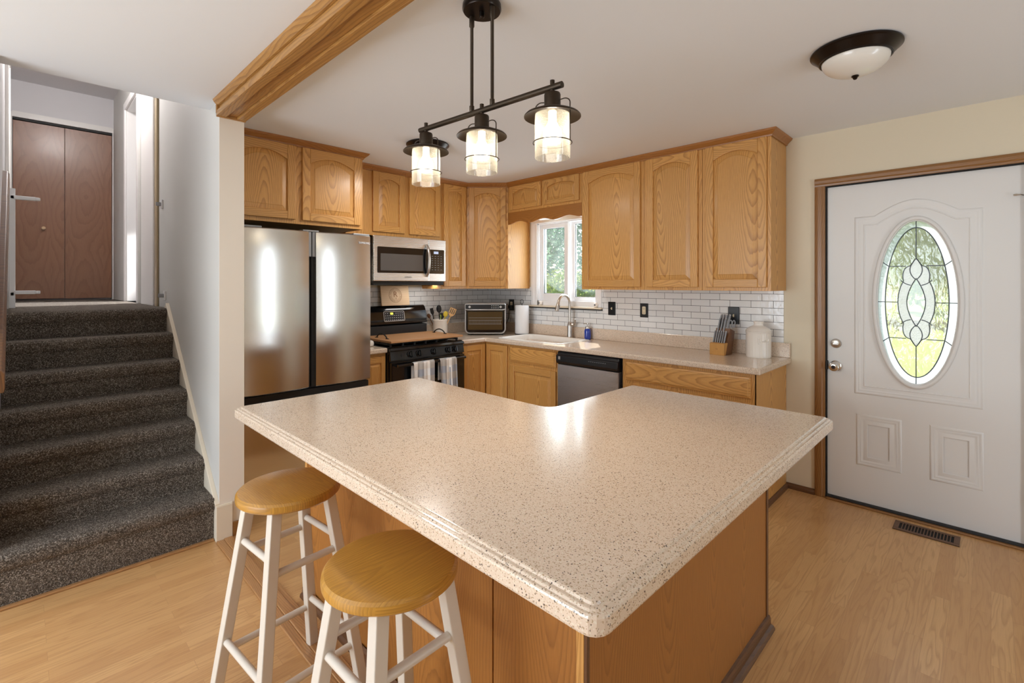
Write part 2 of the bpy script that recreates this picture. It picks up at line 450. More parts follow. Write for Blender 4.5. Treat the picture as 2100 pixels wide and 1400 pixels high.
def laminate():
    k = M('laminate_oak_floor')
    uv = k.vec('UV')          # u = x, v = y (strips run along y)
    s0 = k.node('ShaderNodeSeparateXYZ'); k.link(uv, s0.inputs[0]); c0 = k.node('ShaderNodeCombineXYZ'); k.link(s0.outputs[1], c0.inputs[0]); k.link(s0.outputs[0], c0.inputs[1]); sw = c0.outputs[0]
    n = k.node('ShaderNodeTexBrick'); k.link(sw, n.inputs['Vector']); n.offset = .37; n.offset_frequency = 2; n.squash = 1
    n.inputs['Scale'].default_value = 1; n.inputs['Brick Width'].default_value = .62; n.inputs['Row Height'].default_value = .0655
    n.inputs['Mortar Size'].default_value = .0006; n.inputs['Mortar Smooth'].default_value = .2; n.inputs['Bias'].default_value = 0
    n.inputs['Color1'].default_value = (0, 0, 0, 1); n.inputs['Color2'].default_value = (1, 1, 1, 1); n.inputs['Mortar'].default_value = (.3, .3, .3, 1)
    sc = k.node('ShaderNodeSeparateColor'); k.link(n.outputs['Color'], sc.inputs[0]); rnd = sc.outputs[0]
    sep = k.node('ShaderNodeSeparateXYZ'); k.link(uv, sep.inputs[0])
    u = k.math('ADD', sep.outputs[0], k.math('MULTIPLY', rnd, 9.1)); v = k.math('ADD', sep.outputs[1], k.math('MULTIPLY', rnd, 5.7))
    comb = k.node('ShaderNodeCombineXYZ'); k.link(u, comb.inputs[0]); k.link(v, comb.inputs[1]); p = comb.outputs[0]
    low = k.noise(k.mapping(p, (11, .9, 1)), 1, 2, .5)
    rg = k.math('FRACT', k.math('ADD', k.math('MULTIPLY', low, 14), k.math('MULTIPLY', k.noise(k.mapping(p, (70, 5, 1)), 1, 2), .5)))
    ring = k.ramp(rg, [(0, (0, 0, 0)), (.5, (.1, .1, .1)), (.86, (1, 1, 1)), (1, (0, 0, 0))])
    c = k.mix(k.math('MULTIPLY', ring, .42), srgb(213, 170, 116), srgb(160, 112, 66))
    c = k.mix(k.math('MULTIPLY', rnd, .7), c, srgb(188, 141, 90))
    st = k.ramp(k.noise(k.mapping(p, (300, 10, 1)), 1, 2), [(.45, (0, 0, 0)), (.7, (1, 1, 1))])
    c = k.mix(k.math('MULTIPLY', st, .18), c, srgb(160, 112, 66))
    c = k.mix(k.math('MULTIPLY', n.outputs['Fac'], .5), c, srgb(150, 108, 70))
    k.base(c); k.set(Roughness=.3); k.b.inputs['Coat Weight'].default_value = .1; k.b.inputs['Coat Roughness'].default_value = .25
    k.bump(ring, .04, .001)
    return k.m
FLOOR = laminate()

def carpet():
    k = M('carpet_speckled')
    p = k.vec('Object')
    n = k.node('ShaderNodeTexVoronoi'); k.link(p, n.inputs['Vector']); n.inputs['Scale'].default_value = 270; n.inputs['Randomness'].default_value = 1
    s = k.node('ShaderNodeSeparateColor'); k.link(n.outputs['Color'], s.inputs[0])
    c = k.ramp(s.outputs[0], [(0, srgb(46, 41, 38)), (.3, srgb(84, 76, 68)), (.55, srgb(112, 103, 94)), (.8, srgb(150, 140, 129)), (1, srgb(204, 194, 182))])
    c = k.mix(k.math('MULTIPLY', k.noise(p, 420, 2), .5), c, srgb(70, 62, 55))
    c = k.mix(.22, c, k.ramp(k.noise(p, 5, 3), [(.3, srgb(58, 50, 42)), (.7, srgb(112, 101, 88))]))
    k.base(c); k.set(Roughness=1); k.b.inputs['Specular IOR Level'].default_value = .05
    k.b.inputs['Sheen Weight'].default_value = .04; k.b.inputs['Sheen Roughness'].default_value = .5
    h = k.math('ADD', k.math('MULTIPLY', s.outputs[1], .6), k.math('MULTIPLY', k.noise(p, 120, 3, .7), 1))
    k.bump(h, .9, .008)
    return k.m
CARPET = carpet()

def pane():
    k = M('window_glass'); k.n.remove(k.b)
    t = k.node('ShaderNodeBsdfTransparent'); t.inputs[0].default_value = (.97, .985, .98, 1)
    g = k.node('ShaderNodeBsdfGlossy'); g.inputs['Roughness'].default_value = .02
    d = k.node('ShaderNodeBsdfTranslucent'); d.inputs[0].default_value = (.9, .95, 1, 1)      # dust film on the panes
    m = k.node('ShaderNodeMixShader'); m.inputs[0].default_value = .05; k.link(t.outputs[0], m.inputs[1]); k.link(g.outputs[0], m.inputs[2])
    m2 = k.node('ShaderNodeMixShader'); k.link(k.math('MULTIPLY', k.noise(k.vec(), 9, 3), .045), m2.inputs[0]); k.link(m.outputs[0], m2.inputs[1]); k.link(d.outputs[0], m2.inputs[2])
    k.link(m2.outputs[0], k.out.inputs[0]); return k.m
GLASS = pane()

def leaded(name, tint, body, see, scale, strength, stretch=(1, 1, 1), rough=.0):
    """decorative glass: part clear, part light-scattering, rippled"""
    k = M(name); k.n.remove(k.b)
    p = k.mapping(k.vec(), stretch)
    b = k.node('ShaderNodeBump'); b.inputs['Strength'].default_value = strength; b.inputs['Distance'].default_value = .01
    k.link(k.noise(p, scale, 2, .5, .6), b.inputs['Height'])
    r = k.node('ShaderNodeBsdfRefraction'); r.inputs['Color'].default_value = tint; r.inputs['IOR'].default_value = 1.18; r.inputs['Roughness'].default_value = rough
    k.link(b.outputs[0], r.inputs['Normal'])
    tr = k.node('ShaderNodeBsdfTranslucent'); tr.inputs['Color'].default_value = body; k.link(b.outputs[0], tr.inputs['Normal'])
    g = k.node('ShaderNodeBsdfGlossy'); g.inputs['Roughness'].default_value = .08; k.link(b.outputs[0], g.inputs['Normal'])
    m = k.node('ShaderNodeMixShader'); m.inputs[0].default_value = see; k.link(tr.outputs[0], m.inputs[1]); k.link(r.outputs[0], m.inputs[2])
    m2 = k.node('ShaderNodeMixShader'); m2.inputs[0].default_value = .06; k.link(m.outputs[0], m2.inputs[1]); k.link(g.outputs[0], m2.inputs[2])
    k.link(m2.outputs[0], k.out.inputs[0]); return k.m
GRIPPLE = leaded('glass_water_ripple', (.97, 1, .93, 1), (.9, .95, .85, 1), .86, 38, .5, (1, 1, .42))
GFROST = leaded('glass_frosted_white', (1, 1, 1, 1), (.84, .88, .92, 1), .12, 60, .3, rough=.3)
GHAMMER = leaded('glass_hammered', (.98, .99, 1, 1), (.8, .82, .86, 1), .3, 170, 1.0, rough=.12)
GCLEAR = leaded('glass_bevel_clear', (.97, 1, .97, 1), (.9, .95, .9, 1), .97, 6, .05)

def seeded():
    k = M('glass_seeded_shade'); k.n.remove(k.b)
    t = k.node('ShaderNodeBsdfTransparent'); t.inputs[0].default_value = (1, .99, .95, 1)
    tr = k.node('ShaderNodeBsdfTranslucent'); tr.inputs[0].default_value = (1, .95, .82, 1)
    g = k.node('ShaderNodeBsdfGlossy'); g.inputs['Roughness'].default_value = .1
    v = k.node('ShaderNodeTexVoronoi'); k.link(k.vec(), v.inputs['Vector']); v.inputs['Scale'].default_value = 260
    seeds = k.ramp(v.outputs['Distance'], [(.12, (1, 1, 1)), (.3, (0, 0, 0))])
    lw = k.node('ShaderNodeLayerWeight'); lw.inputs[0].default_value = .35
    fac = k.math('MINIMUM', k.math('ADD', k.math('ADD', k.math('MULTIPLY', seeds, .3), .06), k.math('MULTIPLY', lw.outputs['Facing'], .3)), .95)
    m = k.node('ShaderNodeMixShader'); k.link(fac, m.inputs[0]); k.link(t.outputs[0], m.inputs[1]); k.link(tr.outputs[0], m.inputs[2])
    m2 = k.node('ShaderNodeMixShader'); m2.inputs[0].default_value = .06; k.link(m.outputs[0], m2.inputs[1]); k.link(g.outputs[0], m2.inputs[2])
    k.link(m2.outputs[0], k.out.inputs[0]); return k.m
SEEDED = seeded()
ALAB = plain('alabaster_glass', srgb(232, 230, 224), .25, coat=.3)
ALABON = plain('alabaster_glass_added_glow', srgb(232, 230, 224), .25, emit=((1, .95, .88, 1), 2.2))  # bowl glow added to go with the fill disk under it

def oven_glass():
    k = M('oven_door_glass'); k.n.remove(k.b)
    t = k.node('ShaderNodeBsdfTransparent'); t.inputs[0].default_value = (.5, .44, .34, 1)
    g = k.node('ShaderNodeBsdfGlossy'); g.inputs['Roughness'].default_value = .03
    f = k.node('ShaderNodeFresnel'); f.inputs[0].default_value = 1.5
    m = k.node('ShaderNodeMixShader'); k.link(f.outputs[0], m.inputs[0]); k.link(t.outputs[0], m.inputs[1]); k.link(g.outputs[0], m.inputs[2])
    k.link(m.outputs[0], k.out.inputs[0]); return k.m
OVENG = oven_glass()
MWWIN = plain('microwave_window', srgb(92, 90, 90), .16, coat=.2)

def check_cloth():
    k = M('towel_check'); uv = k.vec('UV')
    sep = k.node('ShaderNodeSeparateXYZ'); k.link(uv, sep.inputs[0])
    f = lambda s_, o: k.ramp(k.math('FRACT', k.math('ADD', k.math('MULTIPLY', s_, 8.5), o)), [(0, (0, 0, 0)), (.5, (1, 1, 1))], 'CONSTANT')
    a = f(sep.outputs[0], .2); b = f(sep.outputs[1], .35)
    c = k.mix(k.math('MULTIPLY', a, .75), srgb(236, 234, 232), srgb(112, 118, 134))
    c2 = k.mix(k.math('MULTIPLY', a, .7), srgb(232, 224, 216), srgb(146, 138, 130))
    c = k.mix(b, c, c2)
    k.base(c); k.set(Roughness=.95); k.bump(k.noise(uv, 900, 2), .3, .001); return k.m
TOWEL = check_cloth()

def leafm(name, c1, c2):
    k = M(name); k.n.remove(k.b)
    rnd = k.noise(k.vec(), 5, 2)
    col = k.mix(k.ramp(rnd, [(.35, (0, 0, 0)), (.65, (1, 1, 1))]), c1, c2)
    d = k.node('ShaderNodeBsdfDiffuse'); k.link(col, d.inputs[0]); t = k.node('ShaderNodeBsdfTranslucent'); k.link(col, t.inputs[0])
    m = k.node('ShaderNodeMixShader'); m.inputs[0].default_value = .5; k.link(d.outputs[0], m.inputs[1]); k.link(t.outputs[0], m.inputs[2])
    k.link(m.outputs[0], k.out.inputs[0]); return k.m
LEAF1 = leafm('leaves_yellow_green', srgb(196, 206, 110), srgb(120, 156, 70))
LEAF2 = leafm('leaves_blue_green', srgb(150, 182, 156), srgb(106, 146, 112))
BARK = plain('bark', srgb(120, 104, 88), .9, bump=(30, .5, .02))
FENCEW = plain('fence_brown', srgb(150, 118, 88), .8)
def grassm():
    k = M('lawn_grass'); p = k.vec()
    c = k.mix(k.noise(p, 3, 4), srgb(146, 160, 84), srgb(196, 196, 122))
    k.base(c); k.set(Roughness=1); k.bump(k.noise(p, 60, 3), .5, .03); return k.m
GRASS = grassm()
SIDING = plain('house_siding', srgb(226, 222, 212), .8)
# ------------------------------------------------------------------ room shell
H = 2.45; ZH = 1.252; HC = 3.61
YP0, YP1, XP = -3.015, -2.89, 1.06        # the wall between stairs and kitchen: faces and end
XE, YS = 6.3, -6.6                        # east and south walls of the dining side

b = MB().grain('y'); b.box(0, XE, YS, 0, -.06, 0); struct('floor', b, FLOOR)
b = MB(); b.box(-.12, XE+.12, YP1, .14, H, H+.1); b.box(.86, XE+.12, YS-.12, YP1, H, H+.1); struct('ceiling', b, CEIL)
b = MB(); b.box(-3.5, .98, -3.99, YP1, HC, HC+.1); struct('ceiling_hall', b, WALLH)
# north wall with the kitchen window and the entry door
WX0, WX1, WZ0, WZ1 = .742, 1.48, 1.212, 2.06
DX0, DX1, DZ = 3.332, 4.275, 2.085
b = MB()
b.box(-.12, WX0, 0, .14, 0, H); b.box(WX0, WX1, 0, .14, 0, WZ0); b.box(WX0, WX1, 0, .14, WZ1, H)
b.box(WX1, DX0, 0, .14, 0, H); b.box(DX0, DX1, 0, .14, DZ, H); b.box(DX1, XE+.12, 0, .14, 0, H)
struct('wall_north', b, WALLC)
b = MB(); b.box(-.12, 0, YP1, 0, 0, H); struct('wall_west', b, WALLC)
# stair wall: its end is the beige pier, a doorway opens from the upper hall
HX0, HX1, HZ = -2.3, -1.55, 3.24
b = MB()
b.box(HX1, .86, YP0, YP1, 0, HC); b.box(HX0, HX1, YP0, YP1, HZ, HC); b.box(HX0, HX1, YP0, YP1, 0, ZH); b.box(-3.4, HX0, YP0, YP1, 0, HC)
b.box(.86, XP-.004, YP0, YP1, 0, H)
struct('wall_stair', b, WALLG)
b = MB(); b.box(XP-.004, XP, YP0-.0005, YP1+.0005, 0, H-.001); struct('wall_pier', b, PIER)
b = MB(); b.box(.86, .98, -3.99, YP0, H+.1, HC); struct('wall_bulkhead', b, WALLH)
b = MB(); b.box(-3.4, .98, -3.99, -3.87, 0, HC); struct('wall_hall_side', b, WALLH)
b = MB(); b.box(.86, .98, YS, -3.99, 0, H); struct('wall_dining', b, WALLC)
BY0, BY1, BZ = -3.852, -3.028, 3.215
b = MB(); b.box(-3.4, -3.3, BY1, YP0, 0, HC); b.box(-3.4, -3.3, -3.87, BY0, 0, HC); b.box(-3.4, -3.3, BY0, BY1, BZ, HC); b.box(-3.5, -3.4, -3.9, YP0, 0, HC)
struct('wall_hall_end', b, WALLH)
b = MB(); b.box(-3.4, -.245, -3.87, YP0, ZH-.1, ZH); b.box(HX0, HX1, YP0, YP1, ZH-.1, ZH); struct('floor_hall', b, CARPET)
# the room behind the hall doorway
b = MB(); b.box(HX0-.4, HX0-.3, YP1, -1.9, ZH-.1, HC); b.box(HX1+.3, HX1+.4, YP1, -1.9, ZH-.1, HC); b.box(HX0-.4, HX1+.4, -1.9, -1.8, ZH-.1, HC); b.box(HX0-.4, HX1+.4, YP1, -1.8, HC, HC+.1); b.box(HX0-.4, HX1+.4, YP1, -1.8, ZH-.1, ZH)
struct('wall_bedroom', b, WALLH)
# south and east walls of the dining side with their openings
b = MB(); b.box(.86, 1.05, YS-.12, YS, 0, H); b.box(1.05, 3.65, YS-.12, YS, 2.1, H); b.box(3.65, XE+.12, YS-.12, YS, 0, H); struct('wall_south', b, WALLC)
b = MB(); b.box(XE, XE+.12, YS, -2.05, 0, H); b.box(XE, XE+.12, -2.05, -1.15, 0, .25); b.box(XE, XE+.12, -2.05, -1.15, 2.15, H); b.box(XE, XE+.12, -1.15, 0, 0, H); struct('wall_east', b, WALLC)
w = sroot('window_2', (2.35, YS-.05, 0))
b = MB(); b.box(1.05, 1.12, YS-.1, YS, 0, 2.1); b.box(3.58, 3.65, YS-.1, YS, 0, 2.1); b.box(1.05, 3.65, YS-.1, YS, 2.03, 2.1); b.box(2.31, 2.39, YS-.1, YS, 0, 2.1); b.box(1.05, 3.65, YS-.1, YS, 0, .06); obj('window_frame', b, VINYL, w)
w = sroot('window_3', (XE+.05, -1.6, .25))
b = MB(); b.box(XE, XE+.1, -2.05, -2.0, .25, 2.15); b.box(XE, XE+.1, -1.2, -1.15, .25, 2.15); b.box(XE, XE+.1, -2.05, -1.15, .25, .3); b.box(XE, XE+.1, -2.05, -1.15, 2.1, 2.15); obj('window_frame', b, VINYL, w)

# oak-clad beam between kitchen and dining ceiling
b = MB().grain('x'); x0 = XP+.0005
b.box(x0, XE, -3.018, -2.897, 2.376, H, 'x')
b.prism([(-3.05, H), (-3.018, H), (-3.018, 2.418), (-3.028, 2.42), (-3.044, 2.438)], x0, XE, FX, 'x')
b.prism([(-2.865, H), (-2.897, H), (-2.897, 2.418), (-2.887, 2.42), (-2.871, 2.438)], x0, XE, FX, 'x')
b.box(x0, XE, -3.032, -3.018, 2.362, 2.392, 'x'); b.box(x0, XE, -3.018, -2.985, 2.362, 2.376, 'x')
b.box(x0, XE, -2.93, -2.897, 2.362, 2.376, 'x'); b.box(x0, XE, -2.897, -2.884, 2.362, 2.392, 'x')
b.box(x0, x0+.014, -3.032, -2.884, 2.358, 2.378, 'y'); b.box(x0, x0+.014, -3.034, -3.018, 2.378, 2.43, 'z')
struct('ceiling_beam', b, BEAMW, bevel=.002)

# backsplash tile
b = MB(); b.box(.0005, .008, -1.94, 0, 1.0, 1.398, 'z'); struct('wall_tile_west', b, TILE)
b = MB(); b.box(.008, .666, -.008, -.0005, 1.0, 1.40, 'z'); b.box(.666, 1.545, -.008, -.0005, 1.0, 1.19, 'z'); b.box(1.545, 3.078, -.008, -.0005, 1.0, 1.40, 'z'); struct('wall_tile_north', b, TILE)

# ------------------------------------------------------------------ kitchen window
w = sroot('window_1', (1.1, 0, WZ0))
b = MB()
for x0, x1 in ((.668, WX0), (WX1, 1.546)):
    s = 1 if x0 < 1 else -1
    pr_ = [(x0, 0), (x1, 0), (x1, -.012), ((x0+x1)/2+s*.01, -.014), ((x0+x1)/2-s*.012, -.021), (x0, -.02)] if s > 0 else [(x0, 0), (x0, -.012), ((x0+x1)/2-.01, -.014), ((x0+x1)/2+.012, -.021), (x1, -.02), (x1, 0)]
    b.prism(pr_, WZ0, 2.13, FZ)
b.box(.668, 1.546, -.02, 0, WZ1, 2.13)
obj('window_casing', b, VINYL, w, bevel=.002)
b = MB(); b.box(WX0, WX0+.012, 0, .13, WZ0, WZ1); b.box(WX1-.012, WX1, 0, .13, WZ0, WZ1); b.box(WX0, WX1, 0, .13, WZ1-.012, WZ1); b.box(WX0, WX1, 0, .13, WZ0-.0, WZ0+.05)
obj('window_jamb', b, VINYL, w)
def sash(x0, x1, z0, z1, y0, y1, st, name):
    b = MB(); b.box(x0, x0+st[0], y0, y1, z0, z1); b.box(x1-st[1], x1, y0, y1, z0, z1); b.box(x0+st[0], x1-st[1], y0, y1, z0, z0+st[2]); b.box(x0+st[0], x1-st[1], y0, y1, z1-st[3], z1)
    f = obj(name, b, VINYL, w, bevel=.002)
    g = MB(); ym = (y0+y1)/2; g.box(x0+st[0], x1-st[1], ym-.002, ym+.002, z0+st[2], z1-st[3]); obj('window_pane', g, GLASS, f)
    k = MB(); e = .004
    for q in ((x0+st[0], x0+st[0]+e), (x1-st[1]-e, x1-st[1])): k.box(q[0], q[1], ym-.006, ym-.002, z0+st[2], z1-st[3])
    k.box(x0+st[0], x1-st[1], ym-.006, ym-.002, z1-st[3]-e, z1-st[3]); k.box(x0+st[0], x1-st[1], ym-.006, ym-.002, z0+st[2], z0+st[2]+e)
    obj('glazing_gasket', k, GASKET, f)
sash(WX0+.012, 1.118, WZ0+.05, WZ1-.012, .03, .065, (.042, .045, .072, .045), 'sash')
sash(1.112, WX1-.012, WZ0+.05, WZ1-.012, .072, .105, (.06, .03, .04, .02), 'sash')
b = MB(); b.box(.648, 1.56, -.045, .0, 1.196, WZ0); obj('window_sill', b, TRIMC, w, bevel=.003)
b = MB(); b.box(.652, 1.556, -.034, -.0, 1.184, 1.196); obj('sill_apron', b, BLACKM, w)

# ------------------------------------------------------------------ entry door
DS0, DS1, DS2, DS3 = 3.339, 4.266, .022, 2.0805
d1 = sroot('door_1', (3.8, .02, 0)); dy = .02
dfr = lambda u, w, d: (u, dy-d, w)
CX, CZ, EA, EB = 3.8, 1.318, .196, .504
def ell(a, c, n=96, cx=CX, cz=CZ): return [(cx+a*math.cos(2*PI*i/n), cz+c*math.sin(2*PI*i/n)) for i in range(n)]
def to_rect(i, n=96):
    a = 2*PI*i/n; c, s = math.cos(a), math.sin(a); t = 1e9
    if c > 1e-9: t = min(t, (DS1-CX)/c)
    if c < -1e-9: t = min(t, (DS0-CX)/c)
    if s > 1e-9: t = min(t, (DS3-CZ)/s)
    if s < -1e-9: t = min(t, (DS2-CZ)/s)
    return (CX+c*t, CZ+s*t)
rect = [to_rect(i) for i in range(96)]
for cx_, cz_ in ((DS0, DS2), (DS1, DS2), (DS1, DS3), (DS0, DS3)):
    k = min(range(96), key=lambda i: (rect[i][0]-cx_)**2+(rect[i][1]-cz_)**2); rect[k] = (cx_, cz_)
b = MB(); e = ell(EA, EB)
b.loft([[dfr(*p, 0) for p in e], [dfr(*p, 0) for p in rect], [dfr(*p, -.044) for p in rect], [dfr(*p, -.044) for p in e], [dfr(*p, 0) for p in e]], True, False, False)
slab = obj('door_panel', b, DOORW, d1)
def ridge(poly, prof, name, par, mat_):
    b = MB(); b.cs = True
    b.loft([[dfr(*p, d) for p in offset_poly(poly, o)] for o, d in prof], True, False, False)
    return obj(name, b, mat_, par, angle=50)
arch = [(3.492, .722), (4.092, .722), (4.092, 1.862), (3.995, 1.862)]
for i in range(1, 12):
    t = i/12; x = 3.995-.40*t; arch.append((x, 1.862+.0*t+.085*math.sin(PI*t)))
arch += [(3.595, 1.862), (3.492, 1.862)]
PR = [(-.002, 0), (.002, .004), (.008, .0055), (.014, .002), (.02, .004), (.028, .0005), (.034, 0)]
ridge(arch, PR, 'panel_molding', slab, DOORW)
ridge(offset_poly(arch, .05), [(-.002, 0), (0, .003), (.004, .003), (.006, .0)], 'panel_molding', slab, DOORW)
for x0, x1 in ((3.502, 3.73), (3.866, 4.094)):
    q = [(x0, .262), (x1, .262), (x1, .588), (x0, .588)]
    ridge(q, PR, 'panel_molding', slab, DOORW); ridge(offset_poly(q, .036), [(0, 0), (.018, .005), (.022, .005), (.024, .003)], 'panel_molding', slab, DOORW)
ow = sroot('oval_window', (CX, dy, CZ)); del ow['kind']; ow.parent = d1; ow.location = (0, 0, CZ)
b = MB(); b.cs = True
b.loft([[dfr(*p, d) for p in ell(EA+o, EB+o)] for o, d in ((.022, 0), (.021, .012), (.014, .017), (.004, .018), (-.003, .013), (-.004, .006), (-.009, .005), (-.01, -.012))], True, False, False)
obj('oval_frame', b, DOORW, ow, angle=50)
GA, GB, IA, IB = EA-.008, EB-.008, .150, .455
yg = -.008
def arcs(t):  # outline of the centre ornament, distance from the centre at angle t
    c, s = math.cos(t), math.sin(t); best = 0
    for k in range(1, 400):
        r = k*.0012; x, z = r*c, r*s; az = abs(z); ax = abs(x); ins = False
        if (x/.088)**2+(z/.178)**2 < 1 and az < .135: ins = True
        if ((ax-.030)/.034)**2+((az-.163)/.060)**2 < 1: ins = True
        tz = (az-.138)/.130
        if 0 < tz < 1 and ax < .029*math.sin(PI*tz**.9)**.9: ins = True
        if ins: best = r
    return max(best, .02)
N = 144
T = [2*PI*i/N+.0001 for i in range(N)]
orn = [(CX+arcs(t)*math.cos(t), CZ+arcs(t)*math.sin(t)) for t in T]
def vr(t):
    c, s = math.cos(t), math.sin(t); lo, hi = 0, .2
    for _ in range(30):
        m_ = (lo+hi)/2; z = abs(m_*s)/.147
        if z < 1 and abs(m_*c) < .044*(1-z**1.8): lo = m_
        else: hi = m_
    return lo
ves = [(CX+vr(t)*math.cos(t), CZ+vr(t)*math.sin(t)) for t in T]
eo = [(CX+GA*math.cos(t), CZ+GB*math.sin(t)) for t in T]; ei = [(CX+IA*math.cos(t), CZ+IB*math.sin(t)) for t in T]
def nearest_angle(pts): return pts
def ring(a, c_, th=.003):
    b = MB(); r = [[dfr(*p, yg) for p in a], [dfr(*p, yg) for p in c_], [dfr(*p, yg-th) for p in c_], [dfr(*p, yg-th) for p in a], [dfr(*p, yg) for p in a]]
    b.loft(r, True, False, False); return b
obj('border_glass', ring(eo, ei), GFROST, ow)
# ellipse point in the same true direction as each ornament point, so that the ring does not fold
ei2 = []
for t in T:
    c, s = math.cos(t), math.sin(t); r = 1/math.sqrt((c/IA)**2+(s/IB)**2); ei2.append((CX+r*c, CZ+r*s))
obj('ripple_glass', ring(ei2, orn), GRIPPLE, ow)
obj('hammered_glass', ring(orn, ves), GHAMMER, ow)
b = MB(); b.prism(ves, yg-.003, yg, dfr); obj('clear_glass', b, GCLEAR, ow)
b = MB()
def came(pts, closed=False, r=.0026): b.tube([dfr(x, z, yg+.0012) for x, z in pts], r, 6, closed, True)
came(ei, True, .003); came(orn, True); came(ves, True)
for s in (-1, 1):
    came([(CX, CZ+s*GB), (CX, CZ+s*.27)])
    q = []
    for i in range(17):
        t = i/16; q.append((t,))
    for sx in (-1, 1):
        came([(CX+sx*.029*math.sin(PI*(i/16)**.9)**.9, CZ+s*(.138+.130*i/16)) for i in range(17)])
        came([(CX+sx*(.074-.049*k/6), CZ+s*(.135-.030*k/6-.006*math.sin(PI*k/6))) for k in range(7)])
    for zz in (-.222, .222):
        xi = IA*math.sqrt(1-(zz/IB)**2); xo = GA*math.sqrt(1-((zz*1.12)/GB)**2)
        came([(CX+s*.048, CZ+zz), (CX+s*xi, CZ+zz)]); came([(CX+s*xi, CZ+zz), (CX+s*xo, CZ+zz*1.12)])
    came([(CX+s*.088, CZ), (CX+s*GA, CZ)])
obj('lead_came', b, LEAD, ow)
b = MB().grain('x')
def ridge_box(x0, x1, z0, z1, g):
    pass
prof = lambda a, c_, s: [(a, 0), (c_, 0), (c_, -.011), (c_-s*.012, -.013), (c_-s*.02, -.018), (a+s*.02, -.019), (a+s*.006, -.016), (a, -.012)]
b.grain('z'); b.prism(prof(3.27, 3.331, 1), 0, DZ+.0, FZ); b.prism(prof(4.338, 4.277, -1), 0, DZ, FZ)
b.grain('x'); b.prism([(-.0, DZ), (-.011, DZ), (-.013, DZ+.012), (-.018, DZ+.02), (-.019, DZ+.038), (-.016, DZ+.05), (-.012, DZ+.055), (0, DZ+.055)], 3.27, 4.338, FX)
obj('door_casing', b, OAKT, d1, bevel=.0015)
b = MB(); b.box(DX0, DX0+.006, -.002, .12, 0, DZ, 'z'); b.box(DX1-.006, DX1, -.002, .12, 0, DZ, 'z'); b.box(DX0, DX1, 0, .12, DZ-.008, DZ, 'x'); obj('door_jamb', b, DARKGAP, d1)
b = MB(); b.box(DX0+.004, DX1, -.03, .1, 0, .012, 'x'); obj('door_sill', b, OAKT, d1, bevel=.004)
b = MB(); b.box(DX0+.006, DX1-.006, -.004, .03, .012, .0215); b.box(DX0+.006, DX1-.006, -.012, -.004, .012, .02); obj('weatherstrip', b, RUBBER, d1, bevel=.002)
# hardware
hz = MB(); hz.lathe([(.031, 0), (.031, .004), (.027, .011), (.02, .014), (0, .014)], fr=lambda x, y, z: dfr(3.388+x, 1.035+y, z), n=32)
db = obj('deadbolt', hz, NICKEL, d1)
b = MB(); b.loft([[dfr(3.388+a*s_, 1.035+c_*s_, z) for a, c_ in ((-.016, -.004), (.016, -.004), (.016, .004), (-.016, .004))] for s_, z in ((1, .013), (1.1, .026), (.8, .03))]); obj('thumb_turn', b, NICKEL, db)
b = MB(); b.lathe([(.034, 0), (.034, .003), (.028, .009), (.014, .012), (.013, .028), (.02, .036), (.0285, .044), (.0305, .054), (.028, .066), (.02, .0715), (.012, .0725), (0, .0725)], fr=lambda x, y, z: dfr(3.386+x, .886+y, z), n=36)
kn = obj('door_knob', b, CHROME, d1)
b = MB(); b.lathe([(.0105, 0), (.0105, .002), (.004, .0022), (0, .0022)], fr=lambda x, y, z: dfr(3.386+x, .886+y, .072+z), n=20); obj('knob_button', b, BRONZED, kn)
b = MB(); b.box(3.331, 3.344, -.004, .03, .858, .918); obj('strike_plate', b, BLACKM, d1, bevel=.003)
b = MB()
for z in (.28, 1.05, 1.86):
    b.lathe([(.007, z-.045), (.007, z+.045)], c=(4.268, .004, 0), n=12); 
obj('hinge', b, NICKEL, d1)
b = MB(); b.tube([(4.252, .018, 1.912), (4.24, -.002, 1.914), (4.225, -.004, 1.914)], .003, 8); b.lathe([(.006, 0), (.006, .012), (.004, .014)], fr=lambda x, y, z: (4.226-z, -.004+x, 1.914+y), n=10); obj('door_stop', b, NICKEL, d1)

# ------------------------------------------------------------------ trims at the floor
b = MB(); b.prism([(0, 0), (-.02, 0), (-.018, .018), (-.01, .028), (-.008, .036), (0, .036)], 3.094, 3.27, FX, 'x'); struct('baseboard_north', b, OAKDARK)
b = MB(); b.box(XP, XP+.016, -3.034, -2.953, 0, .196); b.prism([(-3.034, .196), (-2.953, .196), (-2.953, .2), (-3.034, .2)], XP, XP+.012, FX); struct('baseboard_pier', b, TRIMC, bevel=.004)
b = MB(); b.box(XP, XP+.014, -2.953, -2.876, 0, .085, 'y'); b.box(.84, XP, YP1, YP1+.014, 0, .085, 'x'); struct('baseboard_kitchen', b, OAKT, bevel=.003)
b = MB()
for y0, y1, h in ((-3.035, -2.998, .010), (-2.998, -2.955, .014), (-2.955, -2.93, .009)):
    b.box(XP+.016, 2.7, y0, y1, 0, h, 'x')
struct('trim_1', b, OAKS, bevel=.003)
b = MB(); b.box(1.0, 1.045, -3.87, -3.035, 0, .012, 'y'); struct('trim_2', b, OAKS, bevel=.004)
# stair skirt on the wall
sl = (1.279-.212)/(-.245-1.032)
zt = lambda x: .212+sl*(x-1.032)
b = MB(); b.prism([(1.062, 0), (1.062, zt(1.05)), (-.245, zt(-.245)), (-.30, ZH+.02), (-.30, .9), (.6, 0)], YP0-.018, YP0, FY); b.prism([(1.062, zt(1.05)), (1.062, zt(1.05)+.011), (-.245, zt(-.245)+.011), (-.245, zt(-.245))], YP0-.022, YP0, FY)
struct('trim_3', b, TRIMC, bevel=.002)
b = MB(); b.box(-.705, -.62, YP0-.016, YP0, ZH, HC); struct('trim_4', b, TAN, bevel=.004)
